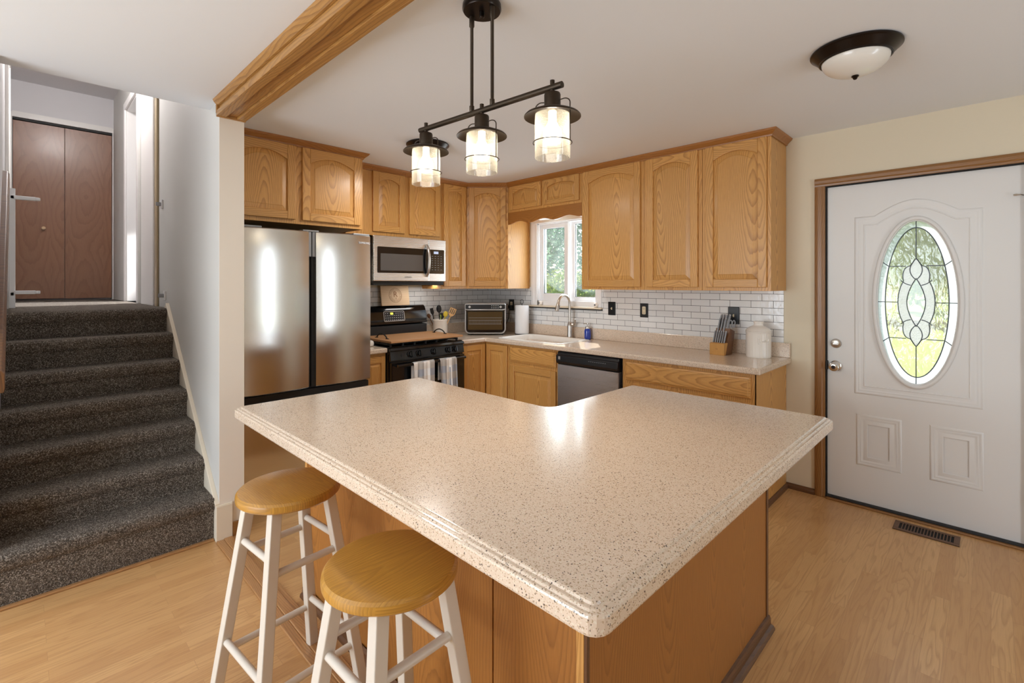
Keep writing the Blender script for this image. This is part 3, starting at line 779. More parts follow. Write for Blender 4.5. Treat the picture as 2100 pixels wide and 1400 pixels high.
# casing of the hall doorway
b = MB(); b.box(HX0-.075, HX0, YP0-.018, YP0, ZH, HZ+.075); b.box(HX1, HX1+.085, YP0-.022, YP0, ZH, HZ+.075); b.box(HX0, HX1, YP0-.018, YP0, HZ, HZ+.075)
b.box(HX0, HX0+.012, YP0, YP1, ZH, HZ); b.box(HX1-.012, HX1, YP0, YP1, ZH, HZ); b.box(HX0, HX1, YP0, YP1, HZ-.012, HZ)
b.box(-1.36, -.80, YP0-.012, YP0, ZH, HC-.2)
struct('trim_5', b, TRIM, bevel=.003)
b = MB(); b.box(-1.9, -1.8, -3.87, -3.85, ZH, HC-.25); b.box(-1.0, -.9, -3.87, -3.85, ZH, HC-.25); b.box(-1.9, -.9, -3.87, -3.85, HC-.35, HC-.25); struct('trim_6', b, TRIM, bevel=.003)
# bifold closet door at the end of the hall
d2 = sroot('door_2', (-3.33, (BY0+BY1)/2, ZH))
ym = (BY0+BY1)/2
for y0, y1 in ((BY0+.004, ym-.002), (ym+.002, BY1-.004)):
    b = MB(); b.box(-3.345, -3.315, y0, y1, ZH+.018, BZ-.03, 'z'); pn = obj('door_leaf', b, LUAN, d2, bevel=.001)
    if y0 < ym-.1:
        k = MB(); k.lathe([(.008, 0), (.008, .012), (.017, .018), (.018, .026), (.012, .031), (0, .032)], fr=lambda x, y, z: (-3.315+z, -3.612+x, 2.045+y), n=20); obj('door_knob', k, MAPLE, pn)
b = MB(); b.box(-3.3, -3.286, BY0-.06, BY0, ZH, BZ+.05); b.box(-3.3, -3.286, BY1, BY1+.01, ZH, BZ+.05); b.box(-3.3, -3.286, BY0, BY1, BZ, BZ+.06); obj('door_casing', b, TRIM, d2)
b = MB(); b.box(-3.35, -3.31, BY0, BY1, BZ-.022, BZ); obj('door_track', b, BLACKM, d2)

# ------------------------------------------------------------------ carpeted stairs
st = root('staircase', 'carpeted flight of seven steps in speckled dark brown rising to the upper hall', 'stairs', (.4, -3.45, 0))
NX = [1.045-.2085*i for i in range(7)]; NZ = [.238+.169*i for i in range(7)]
for i in range(7):
    z = NZ[i]; x = NX[i]; zb = 0 if i == 0 else NZ[i-1]
    xr = x-.022
    pf = [(xr, zb), (xr+.003, z-.075), (xr+.016, z-.062), (x-.002, z-.048), (x+.002, z-.03), (x-.003, z-.012), (x-.014, z-.002), (x-.03, z)]
    xb = x-.2085-.03 if i < 6 else x-.06
    poly = pf+[(xb, z), (xb, zb-.0 if i == 0 else zb-.03)]
    if i: poly = [(xr, zb-.03)]+poly
    b = MB(); b.prism(poly, -3.868, YP0-.019, FY, 'y')
    b.s = [True]*len(b.s)
    obj('step', b, CARPET, st, angle=32)
# handrail on the far side of the stairs
hr = root('handrail', 'brown wooden stair handrail seen end on at the picture edge beside the carpeted stairs', 'handrail', (.4, -3.86, 1.2))
b = MB().grain('z')
P0, P1 = Vector((-.25, -3.853, 2.09)), Vector((1.16, -3.853, 1.02))
b.loft([[(p.x+dx, p.y+y_, p.z+z_) for y_, z_, dx in ((-.02, -.05, 0), (.012, -.05, 0), (.015, -.03, 0), (.014, .03, 0), (.006, .045, 0), (-.02, .045, 0))] for p in (P0, P1)])
obj('rail', b, RAILW, hr, bevel=.003)
# baby gate swung open against the hall side, and its two catches on the stair wall
bg_ = root('baby_gate', 'white baby gate swung open at the top of the carpeted stairs', 'gate', (-.5, -3.84, ZH))
b = MB(); b.box(-1.25, -.46, -3.84, -3.82, ZH+.10, ZH+.125); b.box(-1.25, -.46, -3.84, -3.82, 1.99, 2.015); b.box(-1.25, -1.225, -3.84, -3.82, ZH+.1, 2.015); b.box(-.485, -.46, -3.845, -3.815, ZH+.02, 2.06)
obj('gate_frame', b, VINYL, bg_, bevel=.003)
b = MB()
for k in range(9): b.lathe([(.006, ZH+.11), (.006, 2.0)], c=(-1.15+k*.075, -3.83, 0), n=8)
obj('gate_grille', b, VINYL, bg_)
for z in (1.375, 2.0):
    b = MB(); b.box(-.47, -.44, -3.82, -3.72, z-.012, z+.012); b.lathe([(.018, z-.01), (.018, z+.01)], c=(-.455, -3.715, 0), n=12); obj('gate_latch', b, VINYL, bg_, bevel=.003)
for x, z, l in ((-.472, 2.05, 'small white gate catch screwed to the stair wall, the higher one'), (-.37, 1.343, 'small white gate catch low on the stair wall just above the top step')):
    g = root('gate_catch', l, 'catch', (x, YP0, z-.03), 'gate catches on the stair wall')
    b = MB(); b.box(x-.02, x+.02, YP0-.012, YP0, z-.035, z+.035); obj('catch_plate', b, VINYL, g, bevel=.004)
    b = MB(); b.box(x-.014, x+.006, YP0-.045, YP0-.012, z-.014, z+.014); obj('catch_hook', b, GREYP, g, bevel=.003)
rc = lambda x0, x1, y0, y1: [(x0, y0), (x1, y0), (x1, y1), (x0, y1)]
# ------------------------------------------------------------------ cabinets
def arch_out(a, c, w0, sp, rise, i, n=12):
    pts = [(a+i, w0+i), (c-i, w0+i)]
    for k in range(n+1):
        t = k/n; pts.append((c-i-t*(c-a-2*i), sp+rise*(1-(2*t-1)**2)-i))
    return pts
def cab_door(parent, fr, u0, u1, w0, w1, hg, rise=.045, st=.056, rail=.056, name='door', pin=.032, mats=None):
    mt = mats or OAK
    W_ = u1-u0; s = min(st, W_*.2); a, c = u0+s, u1-s; sp = w1-rail-rise; bt = w0+rail; T_ = .019
    b = MB()
    b.prism([(u0, w0), (a, w0), (a, w1), (u0, w1)], 0, T_, fr, 'z'); b.prism([(c, w0), (u1, w0), (u1, w1), (c, w1)], 0, T_, fr, 'z')
    b.prism([(a, w0), (c, w0), (c, bt), (a, bt)], 0, T_, fr, hg)
    arc = [(c-k/14*(c-a), sp+rise*(1-(2*k/14-1)**2)) for k in range(15)]
    b.prism(arc+[(a, w1), (c, w1)], 0, T_, fr, hg)
    d = obj(name, b, mt, parent, bevel=.0035)
    p = MB().grain('z'); e = .001
    o = lambda i, dd: [fr(u, w, dd) for u, w in arch_out(a-e, c+e, bt-e, sp, rise+e, i)]
    k = min(pin, (c-a)*.2, (sp-bt)*.22)
    p.loft([o(0, .004), o(0, .0075), o(.003, .0085), o(k, .0155), o(k+.002, .0175), o(k+.004, .018)], True, True, True)
    obj('raised_panel', p, mt, d)
    return d
def slab_front(parent, fr, u0, u1, w0, w1, hg, name='drawer_front', mats=None):
    b = MB().grain(hg); r = lambda i, dd: [fr(u, w, dd) for u, w in ((u0+i, w0+i), (u1-i, w0+i), (u1-i, w1-i), (u0+i, w1-i))]
    b.loft([r(0, 0), r(0, .011), r(.003, .013), r(.012, .0145), r(.015, .019), r(.02, .0195)], True, True, True)
    return obj(name, b, mats or OAK, parent)
CT = 2.412; UB = 1.384
FA = frame((0, 0, 0), (0, 1), (1, 0))            # wall A: u = y, d = x
def fA(x): return lambda u, w, d: (x+d, u, w)
def fB(y): return lambda u, w, d: (u, y-d, w)
def box_cab(name, label, b3, loc, group='oak wall cabinets', cat='cabinet', bevel=.001, poly=None):
    r = root(name, label, cat, loc, group)
    b = MB()
    if poly: b.prism(poly, b3[4], b3[5], FZ, 'z')
    else: b.box(*b3, g='z')
    obj('cabinet_box', b, OAK, r, bevel=bevel); return r
# over the fridge
r = box_cab('wall_cabinet', 'deep two-door oak wall cabinet directly above the stainless fridge', (.003, .615, -2.887, -1.914, 1.856, CT), (.3, -2.4, 1.856))
cab_door(r, fA(.615), -2.862, -2.432, 1.885, 2.404, 'y', .05); cab_door(r, fA(.615), -2.385, -1.937, 1.885, 2.404, 'y', .05)
# over the microwave
r = box_cab('wall_cabinet', 'short two-door oak wall cabinet above the microwave', (.003, .33, -1.912, -.936, 1.85, CT), (.17, -1.4, 1.85))
cab_door(r, fA(.33), -1.673, -1.356, 1.884, 2.404, 'y', .035); cab_door(r, fA(.33), -1.306, -.962, 1.884, 2.404, 'y', .035)
r = box_cab('wall_cabinet', 'tall narrow single-door oak wall cabinet between microwave and corner cabinet', (.003, .33, -.934, -.616, UB, CT), (.17, -.78, UB))
cab_door(r, fA(.33), -.917, -.642, 1.408, 2.404, 'y', .03)
r = box_cab('wall_cabinet', 'angled corner oak wall cabinet above the toaster oven', (0, 0, 0, 0, UB, CT), (.3, -.3, UB), poly=[(.003, -.003), (.003, -.615), (.33, -.615), (.635, -.33), (.635, -.003)])
dl = math.hypot(.305, .285)
fd = frame((.33, -.615, 0), (.305, .285), (.285, -.305))
cab_door(r, fd, .022, dl-.022, 1.408, 2.404, 'x', .04)
r = box_cab('wall_cabinet', 'low two-door oak cabinet over the window, with a scalloped valance below', (.637, 1.555, -.33, -.003, 2.15, CT), (1.1, -.2, 2.15))
cab_door(r, fB(-.33), .668, 1.088, 2.172, 2.404, 'x', .03, .05, .042, pin=.02); cab_door(r, fB(-.33), 1.118, 1.536, 2.172, 2.404, 'x', .03, .05, .042, pin=.02)
pts = [(.637, 2.15)]
for k in range(49):
    x = .637+.918*k/48; pts.append((x, 2.041-.0125*math.cos(2*PI*(x-.637)/.306)))
pts.append((1.555, 2.15))
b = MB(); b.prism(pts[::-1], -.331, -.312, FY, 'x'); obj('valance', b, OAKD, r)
vl = root('valance_light', 'small white under-cabinet light fixed behind the scalloped valance above the sink window', 'light', (1.02, -.18, 2.06))
b = MB(); b.box(.86, 1.18, -.26, -.1, 2.085, 2.149); obj('light_housing', b, CERAMC, vl, bevel=.008)
b = MB(); b.box(.89, 1.15, -.24, -.12, 2.072, 2.086); obj('diffuser', b, PAPER, vl, bevel=.004)
for x0, x1, d0, d1_, l, rs in ((1.557, 2.164, 1.584, 2.138, 'tall wide oak wall cabinet adjoining the kitchen window, widest of the three tall ones', .05), (2.166, 2.632, 2.194, 2.605, 'tall oak wall cabinet standing second from the kitchen window, in the middle of three', .045), (2.634, 3.093, 2.662, 3.07, 'tall oak wall cabinet at the end of the run above the canister and knife block', .045)):
    r = box_cab('wall_cabinet', l, (x0, x1, -.33, -.003, UB, CT), ((x0+x1)/2, -.2, UB))
    cab_door(r, fB(-.33), d0, d1_, 1.408, 2.404, 'x', rs)
CP = [(0, 2.404), (.006, 2.404), (.009, 2.414), (.02, 2.424), (.034, 2.437), (.04, 2.449), (0, 2.449)]
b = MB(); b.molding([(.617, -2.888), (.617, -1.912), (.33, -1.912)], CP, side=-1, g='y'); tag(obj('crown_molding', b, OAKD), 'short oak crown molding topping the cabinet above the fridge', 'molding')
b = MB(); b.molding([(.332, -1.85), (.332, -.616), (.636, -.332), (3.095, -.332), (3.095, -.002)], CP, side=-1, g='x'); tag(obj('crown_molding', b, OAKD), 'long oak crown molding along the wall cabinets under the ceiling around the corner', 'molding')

# base cabinets
BF = .61; CB = .872
def base(name, label, polys, loc, kick):
    r = root(name, label, 'cabinet', loc, 'oak base cabinets')
    b = MB()
    for p in polys:
        if isinstance(p[-1], (int, float)): b.prism(p[:-1], .1, p[-1], FZ, 'z')
        else: b.prism(p, .1, CB, FZ, 'z')
    obj('cabinet_box', b, OAK, r, bevel=.001)
    b = MB()
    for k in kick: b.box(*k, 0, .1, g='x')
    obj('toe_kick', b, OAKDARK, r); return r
r = base('base_cabinet', 'narrow oak base cabinet between the fridge and the black range', [rc(.003, BF, -1.926, -1.709)], (.3, -1.82, 0), [(.01, BF-.07, -1.926, -1.709)])
cab_door(r, fA(BF), -1.905, -1.72, .13, .852, 'y', .0, .045)
r = base('base_cabinet', 'corner oak base cabinet with two narrow doors meeting beside the black range', [[(.003, -.003), (.003, -.934), (BF, -.934), (BF, -BF), (.72, -BF), (.72, -.003)], rc(.72, .934, -BF+.018, -.003)+[.70], rc(.72, .934, -BF, -BF+.018)], (.4, -.4, 0), [(.01, BF-.07, -.93, -.6), (.01, .93, -BF+.07, -.1)])
cab_door(r, fA(BF), -.915, -.634, .13, .855, 'y', 0, .05); cab_door(r, fB(-BF), .634, .917, .13, .855, 'x', 0, .05)
r = base('base_cabinet', 'oak sink base cabinet with a false drawer front above one door, next to the dishwasher', [rc(.936, 1.521, -BF, -BF+.018), rc(.936, 1.521, -BF+.018, -.003)+[.70], rc(1.515, 1.521, -BF+.018, -.003)], (1.23, -.3, 0), [(.936, 1.521, -BF+.07, -.1)])
slab_front(r, fB(-BF), .957, 1.503, .722, .852, 'x'); cab_door(r, fB(-BF), .957, 1.503, .13, .69, 'x', 0, .055)
r = base('base_cabinet', 'wide oak drawer base cabinet at the end of the counter under the knife block', [rc(2.145, 3.093, -BF, -.003)], (2.6, -.3, 0), [(2.145, 3.093, -BF+.07, -.1)])
slab_front(r, fB(-BF), 2.178, 3.062, .718, .85, 'x'); cab_door(r, fB(-BF), 2.178, 2.6, .13, .69, 'x', 0); cab_door(r, fB(-BF), 2.64, 3.062, .13, .69, 'x', 0)
b = MB(); b.box(3.085, 3.094, -BF, -.003, 0, CB, g='z'); obj('end_panel', b, OAK, r)
b = MB(); b.prism([(3.094, 0), (3.112, 0), (3.11, .018), (3.1, .03), (3.094, .03)], -BF, -.021, lambda u, w, d: (u, d, w), 'y'); obj('shoe_molding', b, OAKDARK, r)

# countertops
EP = [(.016, .914), (.008, .913), (.003, .910), (0, .904), (0, .882), (.003, .876), (.012, .8735)]
def counter(name, label, poly, rects, splash, loc, prof=EP, rad=.01, cat='countertop', top=None):
    r = root(name, label, cat, loc)
    P = round_poly(poly, rad, 4)
    b = MB(); rings = [[(x, y, z) for x, y in offset_poly(P, o)] for o, z in prof]
    b.loft(rings, True, False, True)
    if rects:
        for x0, x1, y0, y1 in rects: b.add([(x0, y0, .914), (x1, y0, .914), (x1, y1, .914), (x0, y1, .914)], [(0, 1, 2, 3)])
    else: b.add(rings[0], [tuple(range(len(rings[0])))])
    obj('slab', b, STONE, r)
    for s in splash:
        k = MB(); k.box(*s, .9142, 1.016); obj('backsplash', k, STONE, r, bevel=.003)
    return r
SX0, SX1, SY0, SY1 = .76, 1.49, -.575, -.135
i_ = .016
counter('countertop', 'L-shaped speckled beige kitchen countertop holding the white sink, running along the tiled wall',
        [(.003, -.936), (.645, -.936), (.645, -.645), (3.125, -.645), (3.125, -.003), (.003, -.003)],
        [(.003+i_, .645-i_, -.936+i_, -.645+i_), (.003+i_, 3.125-i_, -.645+i_, SY0), (.003+i_, SX0, SY0, SY1), (SX1, 3.125-i_, SY0, SY1), (.003+i_, 3.125-i_, SY1, -.003-i_)],
        [(.008, .028, -.936, -.008), (.028, 3.123, -.028, -.008)], (1.5, -.3, .873))
counter('countertop', 'small separate piece of speckled countertop between the fridge and the range', [(.003, -1.926), (.645, -1.926), (.645, -1.708), (.003, -1.708)], None, [(.008, .028, -1.926, -1.708)], (.3, -1.8, .873))
# sink
r = root('kitchen_sink', 'white kitchen sink set into the speckled countertop below the window', 'sink', (1.12, -.35, .72))
b = MB(); b.cs = True
def rr(x0, x1, y0, y1, rad, z): return [(x, y, z) for x, y in round_poly([(x0, y0), (x1, y0), (x1, y1), (x0, y1)], rad, 6)]
ring_ = lambda o, z, rad: rr(SX0+o, SX1-o, SY0+o, SY1-o, rad, z)
b.loft([ring_(-.02, .9145, .05), ring_(-.018, .920, .05), ring_(-.008, .923, .05), ring_(.006, .919, .05), ring_(.012, .908, .05), ring_(.018, .80, .05), ring_(.03, .745, .05), ring_(.07, .733, .04), ring_(.2, .728, .02)], True, False, True)
obj('basin', b, SINKW, r, angle=60)
b = MB(); b.lathe([(.045, .7285), (.04, .7335), (.03, .731), (0, .731)], c=((SX0+SX1)/2, (SY0+SY1)/2, 0)); obj('drain', b, NICKEL, r)
# faucet
fx, fy = 1.233, -.088
r = root('faucet', 'tall brushed nickel pull-down faucet with a side lever behind the sink', 'faucet', (fx, fy, .914))
b = MB(); b.lathe([(.029, .9142), (.029, .918), (.0265, .921), (.025, .93), (.0235, .96), (.0235, 1.02), (.021, 1.05), (.0135, 1.065), (.0125, 1.08)], c=(fx, fy, 0), n=28)
path = [(fx, fy, 1.07), (fx, fy, 1.24)]
for k in range(1, 13):
    a = PI*k/12*.93; path.append((fx+.0*(1-math.cos(a)), fy-.085*(1-math.cos(a)), 1.24+.085*math.sin(a)))
b.tube(path, .0122, 14)
obj('body', b, NICKEL, r, angle=50)
p_ = Vector(path[-1]); q_ = (Vector(path[-1])-Vector(path[-2])).normalized()
b = MB(); b.tube([tuple(p_), tuple(p_+q_*.02), tuple(p_+q_*.075), tuple(p_+q_*.082)], [.0135, .0165, .0185, .016], 16); sp_ = obj('spray_head', b, NICKEL, r, angle=50)
b = MB(); b.tube([tuple(p_+q_*.03+Vector((.012, .008, 0))), tuple(p_+q_*.05+Vector((.012, .008, 0)))], .006, 8); obj('spray_button', b, BLACKS, sp_)
b = MB(); b.lathe([(.0165, 0), (.0165, .03), (.012, .034)], fr=lambda x, y, z: (fx+.018+z, fy+x, 1.045+y), n=18); b.tube([(fx+.045, fy, 1.045), (fx+.062, fy-.004, 1.055), (fx+.075, fy-.012, 1.075), (fx+.082, fy-.02, 1.098)], [.010, .009, .008, .007], 10); obj('lever', b, NICKEL, r, angle=50)

# island
r = root('island_cabinet', 'L-shaped oak kitchen island base standing under the large speckled top', 'island', (2.7, -2.4, 0))
ip = [(1.9, -2.862), (3.452, -2.862), (3.452, -1.61), (2.83, -1.61), (2.83, -2.26), (1.9, -2.26)]
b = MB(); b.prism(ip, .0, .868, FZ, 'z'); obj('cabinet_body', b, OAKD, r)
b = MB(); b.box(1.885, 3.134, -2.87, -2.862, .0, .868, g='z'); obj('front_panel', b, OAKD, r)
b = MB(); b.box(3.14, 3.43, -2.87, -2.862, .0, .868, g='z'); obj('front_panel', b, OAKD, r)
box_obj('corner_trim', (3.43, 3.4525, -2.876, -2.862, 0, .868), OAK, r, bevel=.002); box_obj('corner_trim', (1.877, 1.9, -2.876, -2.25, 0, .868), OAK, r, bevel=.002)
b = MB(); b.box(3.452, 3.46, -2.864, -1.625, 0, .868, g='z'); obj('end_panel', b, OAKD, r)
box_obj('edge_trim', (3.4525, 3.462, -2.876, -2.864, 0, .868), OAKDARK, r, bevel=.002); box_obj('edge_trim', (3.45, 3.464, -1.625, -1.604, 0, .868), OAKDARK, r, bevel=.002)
b = MB(); b.molding([(3.46, -2.876), (3.46, -1.604)], [(0, 0), (.03, 0), (.03, .006), (.024, .014), (.014, .018), (.013, .04), (.009, .05), (0, .052)], side=-1, g='y')
b.molding([(1.872, -2.876), (3.46, -2.876)], [(0, 0), (.022, 0), (.02, .012), (.011, .018), (.01, .04), (0, .05)], side=-1, g='x')
obj('base_molding', b, OAKDARK, r)
IPR = [(.028, .914), (.026, .9139), (.0225, .9125), (.02, .9088), (.0135, .9086), (.0115, .9078), (.0085, .9045), (.004, .9043), (.0015, .9025), (0, .899), (0, .8745), (.0015, .870), (.006, .868), (.015, .868)]
counter('island_countertop', 'large L-shaped speckled beige island countertop with a grooved edge and two stools tucked below',
        [(1.843, -3.166), (3.694, -3.166), (3.694, -1.577), (2.795, -1.577), (2.795, -2.225), (1.843, -2.225)], None, [], (2.7, -2.4, .868), IPR, [.032, .035, .032, .035, .035, .032])
# ------------------------------------------------------------------ refrigerator
r = root('refrigerator', 'large stainless french-door refrigerator in the recess beside the beige wall end', 'refrigerator', (.42, -2.385, 0))
b = MB(); b.box(.04, .715, -2.832, -1.938, .03, 1.76); obj('body', b, BLACKS, r, bevel=.004)
def fdoor(y0, y1, z0, z1, name, label=None):
    n = 17; b = MB(); b.cs = True; rings = []
    for k in range(n):
        t = k/(n-1); y = y0+(y1-y0)*t; bul = .78+.026*(1-(2*t-1)**2)
        e = .004 if 0 < k < n-1 else 0
        rings.append([(.725, y, z0), (bul-.006, y, z0), (bul, y, z0+.006), (bul+.004, y, (z0+z1)/2), (bul, y, z1-.006), (bul-.006, y, z1), (.725, y, z1)])
    b.loft(rings, True, True, True)
    return obj(name, b, STEEL, r, angle=30)
dl_ = fdoor(-2.829, -2.402, .718, 1.792, 'door'); dr = fdoor(-2.352, -1.94, .718, 1.792, 'door')
for d_, y0, y1 in ((dl_, -2.402, -2.381), (dr, -2.373, -2.352)):
    b = MB(); b.box(.725, .772, y0, y1, 1.62, 1.79); obj('door_edge', b, GREYP, d_, bevel=.002)
    b = MB(); b.box(.725, .748, y0, y1, .718, 1.62); obj('recessed_grip', b, BLACKM, d_)
b = MB(); b.box(.7, .735, -2.381, -2.373, .718, 1.79); obj('center_gap', b, DARKGAP, r)
fz = fdoor(-2.829, -1.94, .06, .655, 'freezer_drawer')
b = MB(); b.box(.70, .755, -2.829, -1.94, .66, .705); obj('drawer_grip', b, BLACKS, r, bevel=.003)
for q in ((.6, .77, -2.829, -2.70, 1.792, 1.806), (.6, .77, -2.07, -1.94, 1.792, 1.806), (.64, .775, -2.44, -2.33, 1.792, 1.803)): box_obj('hinge_cover', q, GREYP, r, bevel=.003)
b = MB(); b.box(.06, .7, -2.82, -1.95, 0, .03); obj('base_grille', b, BLACKM, r)
text_obj('lettering', 'SAMSUNG', .022, MARK, dr, face_matrix((.7975, -1.995, 1.735), (-.17, 1, 0), (1, .17, 0)))

# ------------------------------------------------------------------ microwave
MY0, MY1, MZ0, MZ1, MX = -1.703, -.94, 1.455, 1.846, .405
r = root('microwave', 'stainless over-the-range microwave under the short oak cabinet', 'microwave', (.2, -1.32, 1.43))
b = MB(); b.box(.01, .375, MY0+.004, MY1-.004, MZ0-.02, MZ1); obj('body', b, BLACKS, r)
ys = -1.135
b = MB(); b.box(.375, MX, MY0, ys-.001, MZ0, MZ1); md = obj('door', b, STEELM, r, bevel=.006)
b = MB(); b.prism(round_poly(rc(-1.665, ys-.006, 1.527, 1.752), .008, 4), MX, MX+.003, FX); obj('door_glass', b, BLACKG, md)
b = MB(); b.prism(round_poly(rc(-1.637, -1.205, 1.548, 1.694), .004, 3), MX+.003, MX+.0045, FX); obj('window', b, MWWIN, md)
b = MB(); hp = [(MX+.002, -1.162, 1.502), (MX+.022, -1.162, 1.53), (MX+.037, -1.162, 1.58), (MX+.042, -1.162, 1.648), (MX+.037, -1.162, 1.715), (MX+.022, -1.162, 1.765), (MX+.002, -1.162, 1.79)]
b.tube(hp, [.011, .0135, .0145, .015, .0145, .0135, .011], 12); obj('handle', b, NICKEL, md, angle=60)
b = MB(); b.box(.375, MX, ys+.001, MY1, MZ0, MZ1); cp = obj('control_panel', b, STEELM, r, bevel=.005)
b = MB(); b.prism(round_poly(rc(ys+.006, -.962, 1.527, 1.752), .006, 3), MX, MX+.003, FX); obj('touch_panel', b, BLACKG, cp)
b = MB(); b.box(MX+.003, MX+.004, -1.082, -1.03, 1.712, 1.735); obj('display', b, DISPW, cp)
b = MB()
for j in range(7):
    for i in range(4):
        if (i, j) in ((3, 5),): continue
        y = -1.106+i*.0335; z = 1.688-j*.021; b.box(MX+.003, MX+.0036, y, y+.016, z, z+.0035)
obj('key_marking', b, MARKG, cp)
b = MB(); b.box(.02, .385, MY0+.01, MY1-.01, MZ0-.034, MZ0-.02); obj('vent_grille', b, BLACKM, r, bevel=.004)
text_obj('lettering', 'SAMSUNG', .016, MARKG, md, face_matrix((MX+.0008, -1.36, 1.492), (0, 1, 0), (1, 0, 0)))

lamp('microwave_task_light', 'AREA', (.22, -1.08, MZ0-.037), 0.6, (1, .97, .92), rot=(0, 0, 0), shape='RECTANGLE', size=.08, size_y=.3)

# ------------------------------------------------------------------ range
RY0, RY1 = -1.703, -.941
r = root('gas_range', 'black freestanding gas range with five front knobs standing under the microwave', 'range', (.35, -1.32, 0))
b = MB(); b.box(.02, .655, RY0, RY1, .0, .9); obj('body', b, BLACKG, r, bevel=.003)
b = MB(); b.loft([[(x, y, z) for x, z in ((.02, .9), (.02, .915), (.64, .915), (.672, .908), (.684, .893), (.684, .886), (.655, .88))] for y in (RY0-.001, RY1+.001)]); obj('cooktop', b, BLACKG, r, bevel=.004)
b = MB(); b.loft([[(x, y, z) for x, z in ((.655, .81), (.682, .808), (.668, .884), (.655, .886))] for y in (RY0, RY1)]); pf_ = obj('control_panel', b, BLACKG, r, bevel=.003)
nrm = Vector((.98, 0, .18)).normalized()
def kfr(y):
    o = Vector((.676, y, .846)); a = Vector((0, 1, 0)); c = nrm.cross(a)
    return lambda p, q, d: tuple(o+a*p+c*q+nrm*d)
for y in (-1.515, -1.429, -1.275, -1.119, -1.045):
    b = MB(); b.lathe([(.029, 0), (.0285, .006), (.025, .008), (.0235, .024), (.021, .028), (0, .028)], fr=kfr(y), n=24); k_ = obj('knob', b, BLACKG, r)
    b = MB(); f_ = kfr(y); b.loft([[f_(p, q, d) for p, q in ((-.004, -.022), (.004, -.022), (.004, .022), (-.004, .022))] for d in (.027, .036)]); obj('knob_grip', b, BLACKG, k_, bevel=.002)
b = MB(); b.lathe([(.016, 0), (.016, .004), (.0, .004)], fr=kfr(-1.588), n=18); obj('ignition_button', b, BLACKS, r)
b = MB(); b.box(.655, .69, RY0+.004, RY1-.004, .20, .795); od = obj('oven_door', b, BLACKG, r, bevel=.005)
b = MB(); b.prism(round_poly(rc(-1.56, -1.085, .36, .62), .012, 4), .69, .692, FX); obj('door_window', b, OVENIN, od)
hx, hz = .735, .772
b = MB(); b.tube([(hx, RY0+.03, hz), (hx, RY1-.03, hz)], .0125, 14)
for y in (RY0+.045, RY1-.045): b.tube([(.688, y, hz-.006), (hx, y, hz)], .010, 10)
obj('handle', b, BLACKG, od, angle=60)
b = MB(); b.box(.655, .685, RY0+.004, RY1-.004, .05, .192); obj('storage_drawer', b, BLACKG, r, bevel=.005)
# backguard with the clock
b = MB(); b.loft([[(x, y, z) for x, z in ((.03, .915), (.115, .915), (.112, 1.04), (.03, 1.045))] for y in (RY0+.005, RY1-.01)]); obj('rear_riser', b, BLACKS, r, bevel=.004)
b = MB(); b.cs = True
gp = [(.03, 1.05), (.098, 1.05), (.104, 1.062), (.1, 1.1), (.088, 1.16), (.07, 1.2), (.05, 1.222), (.03, 1.226)]
b.loft([[(x, y, z) for x, z in gp] for y in (RY0, RY0+.012, RY1-.012, RY1)]); gd = obj('backguard', b, BLACKG, r, angle=50, bevel=.006)
def gfr(y0):   # face of the backguard
    o = Vector((.0975, 0, 1.125)); up = Vector((-.21, 0, 1)).normalized(); n_ = Vector((1, 0, .21)).normalized()
    return lambda u, w, d: tuple(o+Vector((0, u, 0))+up*w+n_*d)
g_ = gfr(0)
b = MB()
ro = round_poly(rc(-1.425, -1.20, -.046, .05), .012, 4); ri = offset_poly(ro, .0045)
b.loft([[g_(*p, 0) for p in ro], [g_(*p, .003) for p in ro], [g_(*p, .003) for p in ri], [g_(*p, .001) for p in ri]], True, False, False); obj('display_bezel', b, SILVER, gd)
b = MB(); b.prism(ri, 0, .0015, g_); obj('touch_panel', b, BLACKS, gd)
b = MB(); b.prism(rc(-1.352, -1.322, .018, .037), .0015, .0022, g_); obj('display', b, DISPG, gd)
b = MB()
for j in range(4):
    for i in range(9):
        y = -1.408+i*.0225; w = .03-j*.021
        if j == 0 and 2 <= i <= 4: continue
        b.prism(rc(y, y+.010, w-.0022, w+.0022), .0015, .0021, g_)
obj('key_marking', b, MARK, gd)
# grates under the wooden cover
b = MB()
for x in (.16, .3, .44, .58): b.box(x-.006, x+.006, RY0+.03, RY1-.03, .928, .942)
for i in range(7): y = RY0+.04+i*.115; b.box(.12, .62, y-.006, y+.006, .924, .938)
for x in (.13, .37, .61):
    for i in range(7): y = RY0+.04+i*.115; b.box(x-.007, x+.007, y-.007, y+.007, .915, .926)
obj('grate', b, IRON, r)
b = MB(); b.box(.645, .655, RY0, RY1, .915, .918); obj('edge_rim', b, BLACKG, r)
# cover board
r = root('stove_cover', 'brown wooden stove-top cover board with two black handles lying over the range burners', 'board', (.37, -1.3, .943))
b = MB(); b.box(.115, .632, -1.67, -.915, .943, .962, 'y'); obj('board', b, BOARDW, r, bevel=.003)
for y in (-1.6, -.985):
    b = MB(); pts = []
    for k in range(11):
        t = k/10; pts.append((.28+.17*t, y, .966+.036*math.sin(PI*t)**.7))
    b.tube(pts, .0055, 8); b.box(.262, .292, y-.008, y+.008, .962, .967); b.box(.438, .468, y-.008, y+.008, .962, .967); obj('handle', b, BLACKM, r, angle=50)
